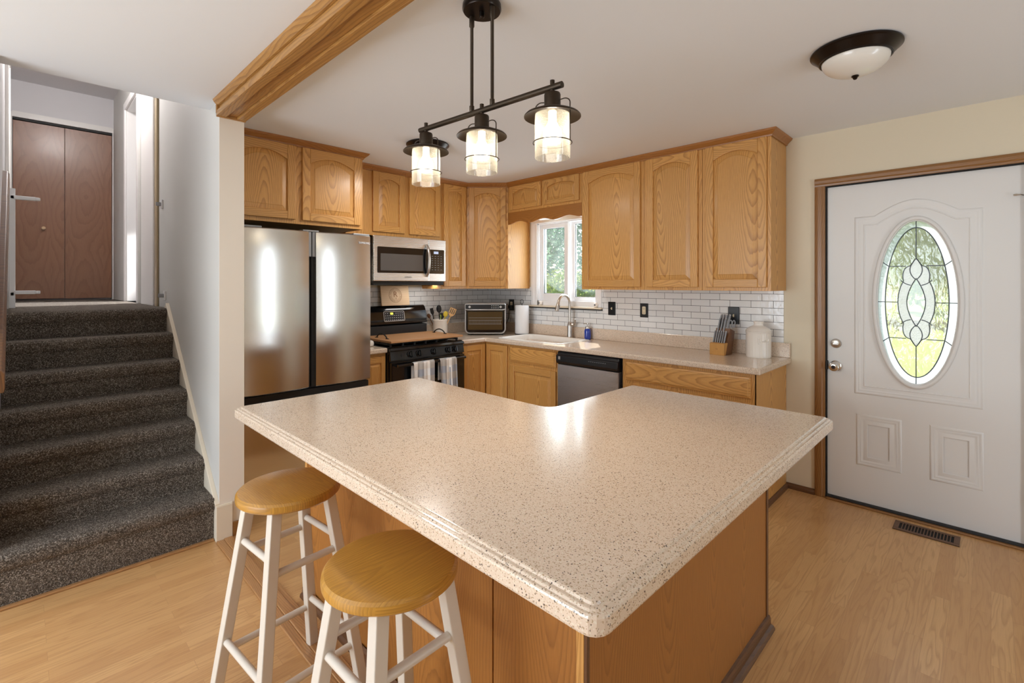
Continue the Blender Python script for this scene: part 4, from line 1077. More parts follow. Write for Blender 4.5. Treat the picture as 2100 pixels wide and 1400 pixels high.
# towels over the oven handle
def towel(y0, y1, lab, seed, skew):
    rr_ = random.Random(seed); b = MB(); b.cs = True; nu, nv = 22, 26
    prof = [(hx-.018, hz-.17)]
    L = []
    for k in range(6): L.append((hx-.017, hz-.17+.17*k/5))
    for k in range(1, 8): a = PI-PI*k/8; L.append((hx+.017*math.cos(a), hz+.017*math.sin(a)))
    for k in range(12): L.append((hx+.018+.004*k/12, hz-.36*k/11))
    ph = rr_.random()*6
    def wave(u, k):
        d = min(1, max(0, (k-11)/10)); return (.008*math.sin(u*15+ph)+.005*math.sin(u*31+ph*2))*(.25+d)
    outer = [[(x+(wave(i/nu, k) if k > 9 else 0)+.003, y0+(y1-y0)*i/nu+skew*max(0, k-12)*.0012, z) for i in range(nu+1)] for k, (x, z) in enumerate(L)]
    inner = [[(x-.003, y, z) for x, y, z in row] for row in outer]
    for rows, flip in ((outer, 0), (inner, 1)):
        n = nu+1; vv = [p for row in rows for p in row]
        b.add(vv, [(a*n+c, a*n+c+1, (a+1)*n+c+1, (a+1)*n+c) for a in range(len(rows)-1) for c in range(nu)])
    return tag(obj('dish_towel', b, TOWEL, normals=False), lab, 'towel', 'check towels on the oven handle')
towel(-1.535, -1.325, 'grey and white check dish towel hung flat over the oven handle, nearer the fridge', 3, 0)
towel(-1.265, -1.09, 'grey and white check dish towel bunched in folds on the oven handle near the corner', 5, 1)

# ------------------------------------------------------------------ dishwasher
r = root('dishwasher', 'stainless dishwasher with a black control strip built in under the counter', 'dishwasher', (1.83, -.33, 0))
b = MB(); b.box(1.524, 2.141, -.585, -.01, .09, .872); obj('body', b, BLACKM, r)
b = MB(); b.box(1.53, 2.122, -.635, -.585, .11, .762); dd = obj('door', b, STEELD, r, bevel=.004)
b = MB(); b.loft([[(x, y, z) for y, z in ((-.585, .768), (-.64, .768), (-.652, .79), (-.65, .835), (-.632, .848), (-.628, .866), (-.585, .866))] for x in (1.528, 2.125)]); cpn = obj('control_panel', b, BLACKS, r, bevel=.004)
b = MB(); b.box(1.553, 1.574, -.6525, -.651, .805, .83); obj('badge', b, SILVER, cpn)
b = MB()
for k in range(9): b.box(1.86+k*.019, 1.868+k*.019, -.6525, -.651, .818, .8225)
obj('button_marking', b, MARKG, cpn)
b = MB(); b.box(1.53, 2.13, -.55, -.5, 0, .1); obj('kick_plate', b, BLACKM, r)

# ------------------------------------------------------------------ things on the counters
CZ0 = .9142
# toaster oven set across the corner
r = root('toaster_oven', 'stainless countertop toaster oven with a wide glass door, set across the corner', 'toaster oven', (.47, -.49, CZ0+.0))
tf = frame((.47, -.49, CZ0), (.7071, .7071), (.7071, -.7071))
hw = .207
T3 = lambda b, u0, u1, w0, w1, d0, d1, rad=0: b.prism(round_poly(rc(u0, u1, w0, w1), rad, 5) if rad else rc(u0, u1, w0, w1), d0, d1, tf)
b = MB(); ro = round_poly(rc(-hw, hw, .014, .322), [.05, .05, .018, .018], 6)
ri = offset_poly(ro, .004)
def tring(P, d): return [tf(u, w, d) for u, w in P]
b.loft([tring(ro, -.33), tring(ro, -.012)], True, True, True); obj('body', b, STEELM, r, bevel=.004)
inner = round_poly(rc(-hw+.02, hw-.02, .036, .252), [.03, .03, .004, .004], 6)
b = MB(); b.loft([tring(ro, -.011), tring(ro, .012), tring(offset_poly(ro, .005), .017), tring(offset_poly(ro, .012), .017)], True, True, False)
N_ = len(ro); 
obj('front_frame', b, SILVER, r)
b = MB(); T3(b, -hw+.008, hw-.008, .262, .310, .0165, .0195, .005); cpn = obj('control_panel', b, BLACKS, r)
b = MB(); b.prism(offset_poly(round_poly(rc(-hw, hw, .014, .262), [.05, .05, .004, .004], 6), .014), .0165, .0185, tf); dg = obj('door_glass', b, BLACKG, r)
b = MB(); b.prism(round_poly(rc(-hw+.032, hw-.032, .055, .238), .01, 4), .0185, .0192, tf); obj('oven_window', b, OVENIN, dg)
b = MB()
for w in (.112, .15, .175): T3(b, -hw+.04, hw-.04, w, w+.003, .0192, .0198)
for u in range(22): T3(b, -hw+.045+u*.015, -hw+.0465+u*.015, .112, .150, .0192, .0195)
obj('rack', b, MARKG, dg)
b = MB(); b.tube([tf(-hw+.006, .262, .02), tf(-hw+.03, .258, .036), tf(hw-.03, .258, .036), tf(hw-.006, .262, .02)], .006, 10); obj('handle', b, SILVER, r, angle=50)
for u in (-hw+.05, hw-.052):
    b = MB(); b.lathe([(.012, 0), (.0115, .012), (0, .0125)], fr=lambda x, y, z, u=u: tf(u+x, .286+y, .0195+z), n=18); obj('dial', b, SILVER, cpn)
b = MB()
for i in range(4):
    for j in range(2): T3(b, .062+i*.021, .071+i*.021, .274+j*.02, .280+j*.02, .0195, .0201)
obj('button_marking', b, MARK, cpn)
for u in (-.16, .16):
    for d in (-.3, -.03):
        b = MB(); T3(b, u-.02, u+.02, 0, .016, d-.02, d+.02); obj('foot', b, BLACKM, r)
# paper towels
px_, py_ = .672, -.165
r = root('paper_towel_holder', 'thin black wire paper towel stand beside the sink', 'holder', (px_, py_, CZ0))
b = MB(); b.lathe([(.072, CZ0), (.074, CZ0+.003), (.072, CZ0+.008), (0, CZ0+.008)], c=(px_, py_, 0)); obj('base', b, BLACKM, r)
b = MB(); b.tube([(px_, py_, CZ0+.008), (px_, py_, CZ0+.315)], .003, 8)
lp = [(px_+.012*math.sin(2*PI*k/16), py_+.012*math.sin(2*PI*k/16), CZ0+.335-.022*math.cos(2*PI*k/16)) for k in range(17)]; b.tube(lp, .0022, 6); obj('rod', b, IRON, r)
b = MB(); b.cs = True; b.lathe([(.021, .297), (.068, .297), (.0705, .293), (.071, .012), (.069, .009), (.021, .009), (.021, .297)], c=(px_, py_, CZ0), n=40, cap0=False, cap1=False)
tag(obj('paper_towel_roll', b, PAPER, angle=40), 'full white paper towel roll on its stand beside the toaster oven', 'paper towel')
# crock with utensils
cx_, cy_ = .155, -.817
r = root('utensil_crock', 'white ceramic crock full of cooking utensils, between the range and the toaster oven', 'crock', (cx_, cy_, CZ0))
b = MB(); b.lathe([(.066, 0), (.072, .004), (.0745, .02), (.0745, .145), (.077, .15), (.078, .158), (.076, .163), (.070, .163), (.068, .155), (.067, .015), (0, .012)], c=(cx_, cy_, CZ0), n=40); obj('pot', b, CERAM, r, angle=40)
b = MB(); cf = frame((cx_, cy_, CZ0), (.7071, .7071), (.7071, -.7071))
for k in range(6):
    u = -.028+k*.011; b.tube([cf(u, .07+.012*((k*7) % 3)/2, .0735-u*u*6), cf(u+.004, .105-.006*((k*5) % 3)/2, .0735-u*u*6)], .0018, 6)
obj('embossed_word', b, CERAM, r, angle=50)
def utensil(name, label, u, d, tu, td, L, head, mat_, hmat=None, rad=.005):
    r = root(name, label, 'utensil', (cx_, cy_, CZ0+.02), 'utensils in the white crock')
    a = Vector(cf(u, .02, d)); e = Vector(cf(u+tu, L, d+td)); b = MB(); b.tube([tuple(a), tuple(e)], rad, 8); obj('handle', b, mat_, r, angle=50)
    ax = (e-a).normalized(); uu = (Vector((.7071, .7071, 0))-ax*ax.dot(Vector((.7071, .7071, 0)))).normalized(); nn = ax.cross(uu)
    b = MB(); head(b, lambda x, y, z: tuple(e+uu*x+ax*y+nn*z)); obj('head', b, hmat or mat_, r, angle=50); return r
def h_spoon(w, l):
    def f(b, F): b.loft([[F(w*s*math.cos(2*PI*k/16)*1, l/2+l/2*math.sin(2*PI*k/16)*s, z) for k in range(16)] for s, z in ((.3, -.006), (.75, -.004), (1, .001), (.92, .004), (.6, .0))])
    return f
def h_spat(w, l, slots=0):
    def f(b, F):
        if slots:
            n = slots*2+1; sw = 2*w/n
            for k in range(0, n, 2): b.prism([(-w+k*sw, l*.3), (-w+(k+1)*sw, l*.3), (-w+(k+1)*sw, l*.92), (-w+k*sw, l*.92)], -.002, .002, F)
            b.prism([(-w*.4, 0), (w*.4, 0), (w, l*.3), (-w, l*.3)], -.002, .002, F); b.prism([(-w, l*.92), (w, l*.92), (w, l), (-w, l)], -.002, .002, F)
        else: b.prism([(-w*.35, 0), (w*.35, 0), (w, l*.35), (w*.9, l), (-w*.9, l), (-w, l*.35)], -.002, .002, F)
    return f
utensil('slotted_spatula', 'pale wooden slotted spatula leaning out of the crock towards the toaster oven', .03, .0, .075, .02, .195, h_spat(.032, .085, 3), SPOON)
utensil('cooking_spoon', 'yellow serving spoon standing in the crock beside the wooden spatula', .02, .02, .03, .0, .185, h_spoon(.024, .06), YELLOWP)
utensil('ladle', 'black nylon ladle, tallest utensil in the crock', -.005, -.02, -.012, -.01, .225, h_spoon(.026, .08), BLACKS)
utensil('turner', 'black turner with a hole in its end, leaning towards the range', -.03, .0, -.045, 0, .205, h_spat(.018, .07), BLACKS)
utensil('cooking_spoon', 'brown wooden spoon leaning out of the crock towards the range', -.04, -.02, -.07, -.01, .17, h_spoon(.018, .05), BLOCKWD)
utensil('whisk_handle', 'thin steel utensil handle leaning in the crock in front of the black ladle', -.02, .03, -.03, .01, .19, h_spoon(.006, .02), NICKEL, rad=.0035)
utensil('spatula', 'black spatula standing low in the crock between ladle and yellow spoon', .005, .01, .01, .0, .165, h_spat(.022, .06), BLACKM)
utensil('tongs', 'slim green handled utensil in the crock next to the yellow spoon', .012, .03, -.004, .0, .18, h_spoon(.007, .03), GREENP)
# monogram board
r = root('cutting_board', 'pale wooden cutting board with a burnt ring monogram leaning on the tile above the range', 'cutting board', (.05, -1.29, 1.227))
tb = math.radians(9)
bo = Vector((.088, -1.285, 1.2275)); bu = Vector((0, 1, 0)); bw = Vector((-math.sin(tb), 0, math.cos(tb))); bn = Vector((math.cos(tb), 0, math.sin(tb)))
bf = lambda u, w, d: tuple(bo+bu*u+bw*w+bn*d)
b = MB().grain('y'); b.prism(round_poly(rc(-.152, .152, 0, .19), .006, 3), -.014, 0, bf, 'y'); bd = obj('board', b, MAPLE, r, bevel=.002)
b = MB()
for R0, wd in ((.070, .0022), (.063, .0012), (.047, .0012)):
    b.loft([[bf(q*math.cos(2*PI*k/40), .097+q*math.sin(2*PI*k/40), d) for k in range(40)] for q, d in ((R0, .0), (R0, .0006), (R0-wd, .0006), (R0-wd, 0))], True, False, False)
for k in range(28):
    a = 2*PI*k/28
    if k % 7 == 0: continue
    b.prism([(.055*math.cos(a)+dx, .097+.055*math.sin(a)+dz) for dx, dz in ((-.0018, -.003), (.0018, -.003), (.0018, .003), (-.0018, .003))], 0, .0006, bf)
obj('burnt_ring', b, BURN, bd)
text_obj('monogram', 'R', .075, BURN, bd, face_matrix(bf(0, .105, 0), bu, bn)); text_obj('monogram', 'E', .022, BURN, bd, face_matrix(bf(0.006, .066, 0), bu, bn))
# egg-white jar beside the range
b = MB(); b.lathe([(.02, 0), (.034, .006), (.038, .022), (.034, .04), (.02, .05), (0, .052)], c=(.45, -1.765, CZ0), n=28)
tag(obj('lidded_cup', b, CERAM), 'small round white cup on the short counter between fridge and range', 'cup')
# soap dispenser
sx, sy = 1.432, -.072
r = root('soap_dispenser', 'blue glass soap bottle with a steel pump beside the faucet', 'soap dispenser', (sx, sy, CZ0))
b = MB(); b.lathe([(.024, 0), (.029, .004), (.031, .012), (.031, .075), (.029, .088), (.022, .098), (.02, .102), (0, .102)], c=(sx, sy, CZ0), n=28); obj('bottle', b, BLUEB, r)
b = MB(); b.lathe([(.0225, .1), (.0225, .118), (.015, .121), (.006, .123), (.006, .138), (.012, .141), (.012, .152), (.004, .155)], c=(sx, sy, CZ0), n=20); b.tube([(sx, sy, CZ0+.147), (sx-.02, sy-.02, CZ0+.149), (sx-.028, sy-.028, CZ0+.142)], .0042, 8); obj('pump', b, NICKEL, r, angle=50)
# sill ornaments
for (x, rz, l, f) in ((.80, .4, 'small white ceramic ornament at the window sill end near the corner cabinet', 'a'), (1.493, -.4, 'small white ceramic ornament with a blue mark at the sill end near the soap bottle', 'b')):
    r = root('sill_ornament', l, 'ornament', (x, -.022, WZ0+.0006), 'ornaments on the window sill')
    b = MB(); b.lathe([(.012, 0), (.021, .008), (.024, .022), (.02, .036), (.011, .045), (0, .048)], c=(x, -.022, WZ0+.0006), n=20); b.loft([[(x+.02+.004*k, -.022+a*(1-k/4), WZ0+.03+c_*(1-k/4)+.003*k) for a, c_ in ((-.008, -.006), (.008, -.006), (.008, .006), (-.008, .006))] for k in range(4)]); obj('body', b, CERAM, r, angle=60)
    b = MB(); b.lathe([(.009, 0), (.007, .003), (0, .0035)], fr=lambda p, q, d, x=x: (x+p, -.022-.0225-d, WZ0+.024+q), n=14); obj('blue_mark', b, GASKET, r)
# wall plates
def plate(label, x, z, kind, w=.078, h=.122):
    r = root('wall_plate' if kind != 'outlet' else 'outlet_plate', label, 'switch plate' if kind == 'switch' else 'outlet', (x, -.011, z-.06), 'black plates on the tile')
    b = MB(); b.box(x-w/2, x+w/2, -.0145, -.0085, z-h/2, z+h/2); obj('plate', b, BLACKS, r, bevel=.003)
    if kind == 'switch':
        b = MB(); b.loft([[(x+a, y, z+c_) for a, c_ in ((-.005, -.011), (.005, -.011), (.005, .011), (-.005, .011))] for y in (-.0145, -.0155)]); b.box(x-.004, x+.004, -.026, -.0145, z-.003, z+.006); obj('toggle', b, IVORY, r, bevel=.001)
    else:
        b = MB(); b.prism(round_poly(rc(x-.0165, x+.0165, z-.034, z+.034), .008, 4), -.0165, -.0145, FY); o_ = obj('receptacle', b, IVORY, r)
        b = MB()
        for zz in (-.018, .018):
            for xx in (-.006, .006): b.box(x+xx-.001, x+xx+.001, -.0169, -.0165, z+zz-.004, z+zz+.004)
            b.box(x-.002, x+.002, -.0169, -.0165, z+zz-.011, z+zz-.007)
        obj('slot_hole', b, BLACKM, o_)
    return r
plate('black toggle switch plate on the tile next to the kitchen window', 1.658, 1.208, 'switch')
plate('black outlet plate on the tile, between the two black switch plates', 1.985, 1.203, 'outlet')
plate('black toggle switch plate on the tile above the knife block', 2.737, 1.192, 'switch', .084, .128)
plate('black outlet plate on the tile between toaster oven and paper towels', .369, 1.203, 'outlet')
b = MB(); b.box(.352, .392, -.05, -.0172, 1.165, 1.2); b.tube([(.372, -.045, 1.168), (.368, -.05, 1.13), (.362, -.05, 1.06), (.33, -.06, .99), (.3, -.07, .93)], .004, 8)
tag(obj('power_plug', b, BLACKM, angle=50), 'black plug and cord in the outlet behind the toaster oven', 'plug')
# knife block, knives, scissors
kx, ky = 2.71, -.155
r = root('knife_block', 'two-tone wooden knife block full of grey handled knives on the counter end', 'knife block', (kx, ky, CZ0))
kf = frame((kx, ky, CZ0), (1, -.12), (-.12, -1))     # u to the side, d towards the room
kside = lambda u, w, d: kf(w, d, u)
# side profile in (depth, height): front at positive d
b = MB(); b.grain('z')
lam = lambda pd, u0, u1, b_: b_.prism(pd, u0, u1, lambda d, w, u: kf(u, w, d), 'z')
lam([(.085, 0), (.085, .082), (.072, .088), (.028, .088), (.06, 0)], -.055, .055, b)
obj('front_block', b, BLOCKW, r, bevel=.002)
b = MB(); lam([(.06, 0), (-.01, .190), (-.075, .168), (-.03, 0)], -.055, .055, b); obj('rear_block', b, BLOCKWD, r, bevel=.002)
text_obj('script_mark', 'Cutlery' if False else '~', .03, BURN, r, face_matrix(kf(0, .045, .0855), (1, -.12, 0), (-.12, -1, 0)))
kd = Vector((0, 0, 0))
def knife(label, u, w, d, L, rad, name='knife', grp='knives in the wooden block'):
    r = root(name, label, 'knife', kf(u, w, d), grp)
    a = Vector(kf(u, w, d)); ax = (Vector(kf(u, w+.93*L, d-.36*L))-a).normalized(); uu = Vector((1, -.12, 0)).normalized(); nn = ax.cross(uu)
    b = MB(); rings = []
    for t, s in ((-.12, .7), (0, .8), (.25, 1), (.6, .88), (.88, 1.05), (1, .85)):
        rings.append([tuple(a+ax*L*t+uu*rad*.62*s*math.cos(2*PI*k/12)+nn*rad*1.1*s*math.sin(2*PI*k/12)) for k in range(12)])
    b.cs = True; b.loft(rings); obj('handle', b, GREYP, r, angle=50)
    b = MB(); b.loft([[tuple(a+ax*L*t+uu*rad*.66*s*math.cos(2*PI*k/12)+nn*rad*1.14*s*math.sin(2*PI*k/12)) for k in range(12)] for t, s in ((.97, .92), (1.05, .9))]); obj('end_cap', b, SILVER, r, angle=50)
    return r
ordn = ['first', 'second', 'third', 'fourth', 'fifth', 'sixth']
for k in range(6): knife('grey steak knife, %s from the window end of the knife block low front row' % ordn[k], -.044+k*.0165, .088, .052, .085, .0085)
for k in range(4): knife('large grey knife, %s from the window end of the knife block top row' % ordn[k], -.042+k*.021, .186, -.03, .105, .0105)
for k in range(3): knife('grey knife, %s from the window end of the knife block middle row' % ordn[k], -.036+k*.022, .165, .002, .10, .0095)
r = root('kitchen_scissors', 'grey handled kitchen scissors at the end of the knife block by the canister', 'scissors', kf(.043, .19, -.03), None)
b = MB()
for s in (-1, 1):
    cc = Vector(kf(.043+s*.012, .222, -.055)); b.tube([tuple(cc+Vector((.010*math.cos(2*PI*k/18)+0*k, .008*math.sin(2*PI*k/18), .026*math.sin(2*PI*k/18)))) for k in range(18)], .004, 8, True)
obj('scissor_bows', b, GREYP, r, angle=50)
b = MB(); b.tube([kf(.043, .15, -.02), kf(.043, .2, -.043)], .006, 8); obj('shank', b, NICKEL, r)
# canister
nx, ny = 2.949, -.125
r = root('canister', 'white ribbed ceramic canister with a lid at the counter end', 'canister', (nx, ny, CZ0))
b = MB(); rings = []; n = 96
for rr0, z, rib in ((.078, 0, 0), (.0805, .004, .4), (.0812, .012, 1), (.0812, .168, 1), (.0812, .172, 0), (.084, .176, 0), (.084, .182, 0), (.079, .184, 0)):
    rings.append([(nx+(rr0-rib*.0016*(.5+.5*math.cos(2*PI*k*24/n)))*math.cos(2*PI*k/n), ny+(rr0-rib*.0016*(.5+.5*math.cos(2*PI*k*24/n)))*math.sin(2*PI*k/n), CZ0+z) for k in range(n)])
b.cs = True; b.loft(rings); obj('jar', b, CERAM, r, angle=50)
b = MB(); b.lathe([(.0835, .184), (.084, .189), (.080, .192), (.076, .199), (.064, .209), (.048, .2175), (.036, .222), (.0315, .226), (.030, .232), (.030, .240), (.033, .246), (.033, .252), (.024, .254), (.012, .250), (0, .250)], c=(nx, ny, CZ0), n=40); obj('lid', b, CERAM, r, angle=40)
nf = frame((nx, ny, CZ0), (.72, .70), (.70, -.72))
b = MB()
cyl = lambda u, w, e=.0: nf(.0812*math.sin(u/.0812), w, (.0815+e)*math.cos(u/.0812))
po = round_poly(rc(-.042, .042, .098, .142), .006, 3)
b.loft([[cyl(u, w, .0) for u, w in po], [cyl(u, w, .003) for u, w in offset_poly(po, .002)], [cyl(u, w, .003) for u, w in offset_poly(po, .005)], [cyl(u, w, .0015) for u, w in offset_poly(po, .007)]], True, False, True)
for k in range(7): u = -.026+k*.0085; b.tube([cyl(u, .112, .003), cyl(u+.002, .128-(k % 3)*.004, .003)], .0016, 6)
obj('embossed_plaque', b, CERAM, r, angle=40)
# floor register
r = root('floor_register', 'brown metal floor vent in front of the entry door', 'vent', (3.858, -.148, 0))
b = MB(); b.box(3.713, 4.003, -.215, -.08, .0005, .003); obj('recess', b, VENTH, r)
b = MB()
b.box(3.713, 4.003, -.215, -.193, .001, .007); b.box(3.713, 4.003, -.102, -.08, .001, .007); b.box(3.713, 3.738, -.193, -.102, .001, .007); b.box(3.978, 4.003, -.193, -.102, .001, .007)
obj('frame', b, VENTB, r, bevel=.002)
b = MB()
for k in range(16): x = 3.738+.24*(k+1)/17; b.box(x-.0022, x+.0022, -.193, -.102, .002, .0062)
obj('louver', b, VENTB, r)
# ------------------------------------------------------------------ pendant over the island
PA, PB = Vector((2.447, -2.637, 2.062)), Vector((3.158, -2.590, 2.062)); pdv = (PB-PA).normalized()
pc = (PA+PB)/2
r = root('pendant_light', 'dark bronze three-shade island pendant hanging over the speckled island top', 'pendant light', (pc.x, pc.y, 2.45))
b = MB(); b.lathe([(.066, 2.4495), (.070, 2.445), (.071, 2.428), (.067, 2.421), (0, 2.421)], c=(pc.x, pc.y, 0), n=40); cn = obj('canopy', b, BRONZED, r, angle=40)
b = MB(); b.lathe([(.009, 2.421), (.009, 2.402), (.006, 2.398), (0, 2.398)], c=(pc.x, pc.y, 0), n=14); obj('canopy_nut', b, BRONZED, cn)
for s in (-.052, .052):
    q = pc+pdv*s; b = MB()
    b.lathe([(.0095, 2.421), (.0095, 2.385), (.0062, 2.38), (.0062, 2.092), (.009, 2.09), (.009, 2.072), (.006, 2.066)], c=(q.x, q.y, 0), n=14); obj('rod', b, BRONZE, r, angle=40)
b = MB(); b.tube([tuple(PA), tuple(PB)], .0105, 16); obj('bar', b, BRONZE, r, angle=50)
CR = Vector((math.cos(math.radians(44.5)), math.sin(math.radians(44.5)), 0)); CF = Vector((-CR.y, CR.x, 0))
wd = (CR*.86-CF*.5).normalized()
for s in (-.318, 0, .318):
    q = pc+pdv*s; c0 = (q.x, q.y, 0)
    b = MB(); b.lathe([(.0075, 2.085), (.0075, 2.05), (.012, 2.047), (.0245, 2.043), (.0265, 2.038), (.0265, 1.986), (.024, 1.984), (0, 1.984)], c=c0, n=28); hd = obj('lamp_socket', b, BRONZE, r, angle=40)
    b = MB(); b.lathe([(.026, 1.992), (.06, 1.986), (.086, 1.975), (.0915, 1.969), (.0915, 1.966), (.085, 1.971), (.06, 1.981), (.026, 1.986)], c=c0, n=48, cap0=False, cap1=False); obj('reflector_disc', b, BRONZE, hd, angle=60)
    b = MB(); b.lathe([(.0555, 1.975), (.057, 1.95), (.057, 1.836), (.0555, 1.834), (.054, 1.836), (.054, 1.95), (.053, 1.975)], c=c0, n=48, cap0=False, cap1=False); obj('glass_shade', b, SEEDED, hd, angle=60)
    b = MB(); b.lathe([(.0125, 1.984), (.0125, 1.952), (.015, 1.948), (.02, 1.938), (.0285, 1.925), (.0305, 1.912), (.028, 1.898), (.018, 1.886), (0, 1.882)], c=c0, n=24); obj('bulb', b, BULB, hd, angle=60)
    lamp('pendant_glow', 'SPOT', (q.x, q.y, 1.876), 5, (1, .92, .8), rot=(0, 0, 0), spot_size=math.radians(98), spot_blend=.6, shadow_soft_size=.025)
    b = MB(); b.tube([(q.x+.0625*math.cos(2*PI*k/40), q.y+.0625*math.sin(2*PI*k/40), 1.884) for k in range(40)], .0017, 8, True)
    for sg in (1, -1):
        w_ = wd*sg; P = [q+w_*.025+Vector((0, 0, 2.018-q.z))]
        for k in range(7):
            a = PI*k/6*.5; P.append(q+w_*(.041+.0205*math.sin(a))+Vector((0, 0, 2.004+.016*math.cos(a)-q.z)))
        P.append(q+w_*.0615+Vector((0, 0, 1.884-q.z))); b.tube([tuple(p) for p in P], .0019, 8)
    obj('wire_guard', b, BRONZE, hd, angle=60)

# flush ceiling lights
def flush(label, x, y, R0, drop, lit=0):
    r = root('ceiling_light', label, 'ceiling light', (x, y, 2.45), None)
    k = R0/.168
    b = MB(); b.lathe([(.164*k, 2.4495), (.168*k, 2.446), (.168*k, 2.440), (.163*k, 2.437), (.160*k, 2.434), (.150*k, 2.424), (.138*k, 2.412), (.134*k, 2.408), (.134*k, 2.403), (.128*k, 2.401), (.126*k, 2.407), (.126*k, 2.44)], c=(x, y, 0), n=64, cap0=False, cap1=False); obj('rim', b, BRONZED, r, angle=40)
    b = MB(); b.lathe([(.1255*k*math.cos(a), 2.406-drop*math.sin(a)) for a in [PI/2*j/12 for j in range(13)]], c=(x, y, 0), n=48, cap0=True); obj('glass_bowl', b, ALABON if lit else ALAB, r, angle=60)
    if lit: lamp('ceiling_light_fill', 'AREA', (x, y, 2.406-drop-.03), lit, (1, .95, .88), rot=(0, 0, 0), shape='DISK', size=.22)  # added fill disk under the bowl, brightens the dim back corner
    zb = 2.406-drop
    b = MB(); b.lathe([(.006, zb+.003), (.013, zb+.001), (.0145, zb-.003), (.012, zb-.006), (.008, zb-.008), (.009, zb-.011), (.005, zb-.016), (0, zb-.017)], c=(x, y, 0), n=20); obj('finial', b, BRONZED, r, angle=50)
flush('bronze rimmed flush ceiling light with frosted bowl near the entry door', 3.705, -1.25, .168, .072)
flush('bronze rimmed flush ceiling light seen behind the end shade of the pendant', 1.19, -1.706, .155, .055, 9)

# ------------------------------------------------------------------ stools
def stool():
    r = root('bar_stool', 'round honey wooden bar stool with white legs standing between the stairs and the island', 'stool', (0, 0, 0), 'wooden stools at the island')
    b = MB().grain('x'); b.lathe([(.138, .703), (.158, .705), (.1645, .711), (.1655, .720), (.164, .730), (.158, .7365), (.150, .738), (.08, .7372), (0, .737)], n=64, smooth=True); obj('seat', b, STOOLW, r, local=True, angle=25)
    T_, B_, h = .092, .176, .0172
    P = lambda sx, sy, z: (sx*(B_+(T_-B_)*z/.705), sy*(B_+(T_-B_)*z/.705), z)
    for sx, sy in ((-1, -1), (1, -1), (1, 1), (-1, 1)):
        b = MB(); b.loft([[(P(sx, sy, z)[0]+dx*h, P(sx, sy, z)[1]+dy_*h, z) for dx, dy_ in ((-1, -1), (1, -1), (1, 1), (-1, 1))] for z in (0, .705)]); obj('leg', b, STOOLP, r, local=True, bevel=.003)
    for zs, pairs in (((.515, .175), (((-1, -1), (-1, 1)), ((1, -1), (1, 1)))), ((.555, .215), (((-1, -1), (1, -1)), ((-1, 1), (1, 1))))):
        for z in zs:
            for a, c_ in pairs: b = MB(); b.tube([P(*a, z), P(*c_, z)], .0115, 12); obj('rung', b, STOOLP, r, local=True, angle=50)
    return r
s1 = stool(); s1.location = (2.396, -3.14, 0); s1.rotation_euler = (0, 0, math.radians(5))
dup(s1, (3.058, -3.143, 0), math.radians(92), 'round wooden bar stool with white legs at the middle of the island front panel')

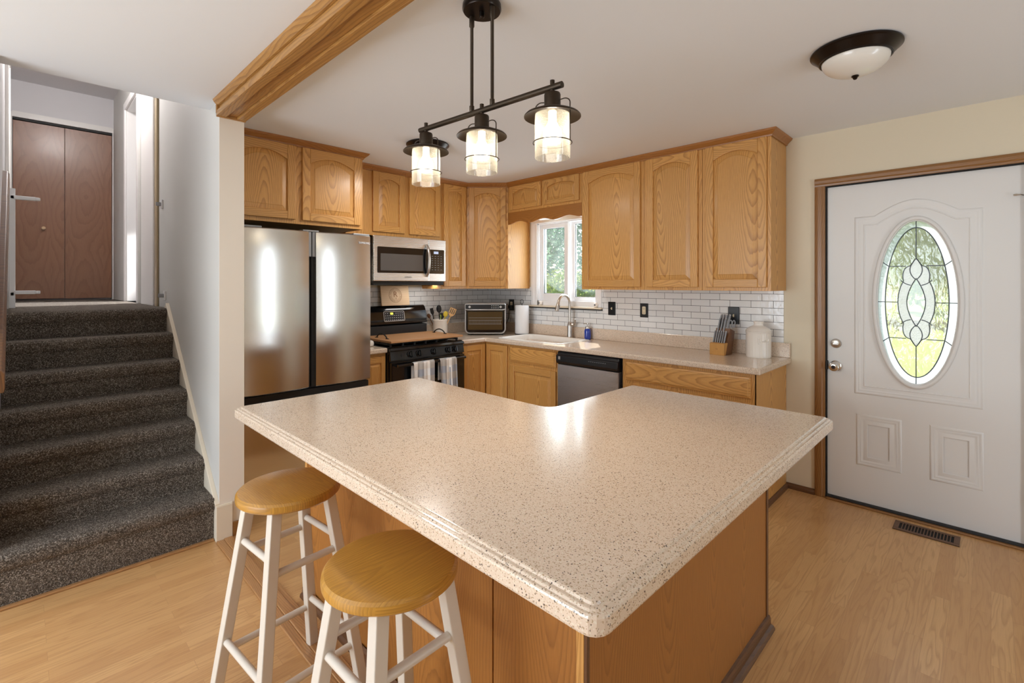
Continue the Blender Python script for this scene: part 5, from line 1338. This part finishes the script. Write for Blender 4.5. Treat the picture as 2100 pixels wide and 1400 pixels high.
# ------------------------------------------------------------------ outside
b = MB(); b.box(-60, 60, .4, 90, -.6, -.32); struct('lawn', b, GRASS)
def leaves(b, c, rad, n, size, rng, shell=.55):
    for _ in range(n):
        while True:
            p = Vector((rng.uniform(-1, 1), rng.uniform(-1, 1), rng.uniform(-1, 1)))
            if shell < p.length < 1: break
        p = Vector((p.x*rad[0], p.y*rad[1], p.z*rad[2]))+Vector(c)
        u = Vector((rng.uniform(-1, 1), rng.uniform(-1, 1), rng.uniform(-1, 1))).normalized(); w = u.cross(Vector((rng.uniform(-1, 1), rng.uniform(-1, 1), rng.uniform(-1, 1)))).normalized()
        s = size*rng.uniform(.6, 1.2)
        b.add([tuple(p-u*s), tuple(p+w*s*.5), tuple(p+u*s), tuple(p-w*s*.5)], [(0, 1, 2, 3)])
def tree(name, label, x, y, h, crown, n, size, mat_, seed, trunk=.12, cat='tree', low=.25):
    rng = random.Random(seed); z0 = -.32
    r = root(name, label, cat, (x, y, z0))
    if trunk:
        b = MB(); b.tube([(x, y, z0), (x+.1, y, z0+h*.4), (x-.05, y+.1, z0+h*.7)], [trunk, trunk*.7, trunk*.3], 10); obj('trunk', b, BARK, r, angle=60)
    b = MB()
    for k in range(7):
        a = rng.uniform(0, 2*PI); q = rng.uniform(0, .5)
        cz = z0+h*(low+(1-low)*rng.uniform(.3, .85)); s = rng.uniform(.45, .75)
        leaves(b, (x+crown*q*math.cos(a), y+crown*q*math.sin(a), cz), (crown*s, crown*s, h*(1-low)*.42*s), n//7, size, rng, .3)
    obj('foliage', b, mat_, r, normals=False)
tree('bush', 'sunlit yellow-green bush outside the kitchen window', -2.0, 4.3, 2.35, 1.0, 9000, .042, LEAF1, 1, .05, 'bush', .0)
tree('bush', 'darker green bush outside beside the yellow-green one', -4.0, 5.6, 2.1, .9, 4200, .06, LEAF1, 2, .05, 'bush', .0)
tree('tree', 'tall blue-green tree in the yard beyond the kitchen window', -3.9, 9.2, 7.5, 2.9, 13000, .095, LEAF2, 3, .2, 'tree', .05)
tree('tree', 'tall green tree in the yard seen through the narrow window sash', -9.8, 10.5, 8.5, 3.2, 11000, .11, LEAF2, 4, .22, 'tree', .05)
tree('tree', 'leafy tree overhanging the top of the kitchen window', -.4, 6.3, 6.0, 1.9, 5000, .07, LEAF1, 9, .12, 'tree', .6)
for k, (x, y, h, c_) in enumerate(((-3.4, 29, 8, 3.2), (6.6, 31, 10, 3.4), (1.4, 36, 11, 4.2), (-11, 34, 11, 5), (16, 33, 9, 4.5))):
    tree('tree', ['round green tree across the lawn seen through the door glass', 'large tree at the lawn edge behind the door glass, on its hinge side', 'tall tree across the lawn in the middle of the door glass', 'broad tree across the lawn hidden behind the wall beside the door', 'tree at the far end of the lawn past the door hinges'][k], x, y, h, c_, 5600, .34, LEAF2 if k % 2 else LEAF1, 20+k, .25, 'tree', .0)
b = MB(); b.box(-30, 40, 21, 21.15, -.4, .0); struct('garden_wall', b, FENCEW)
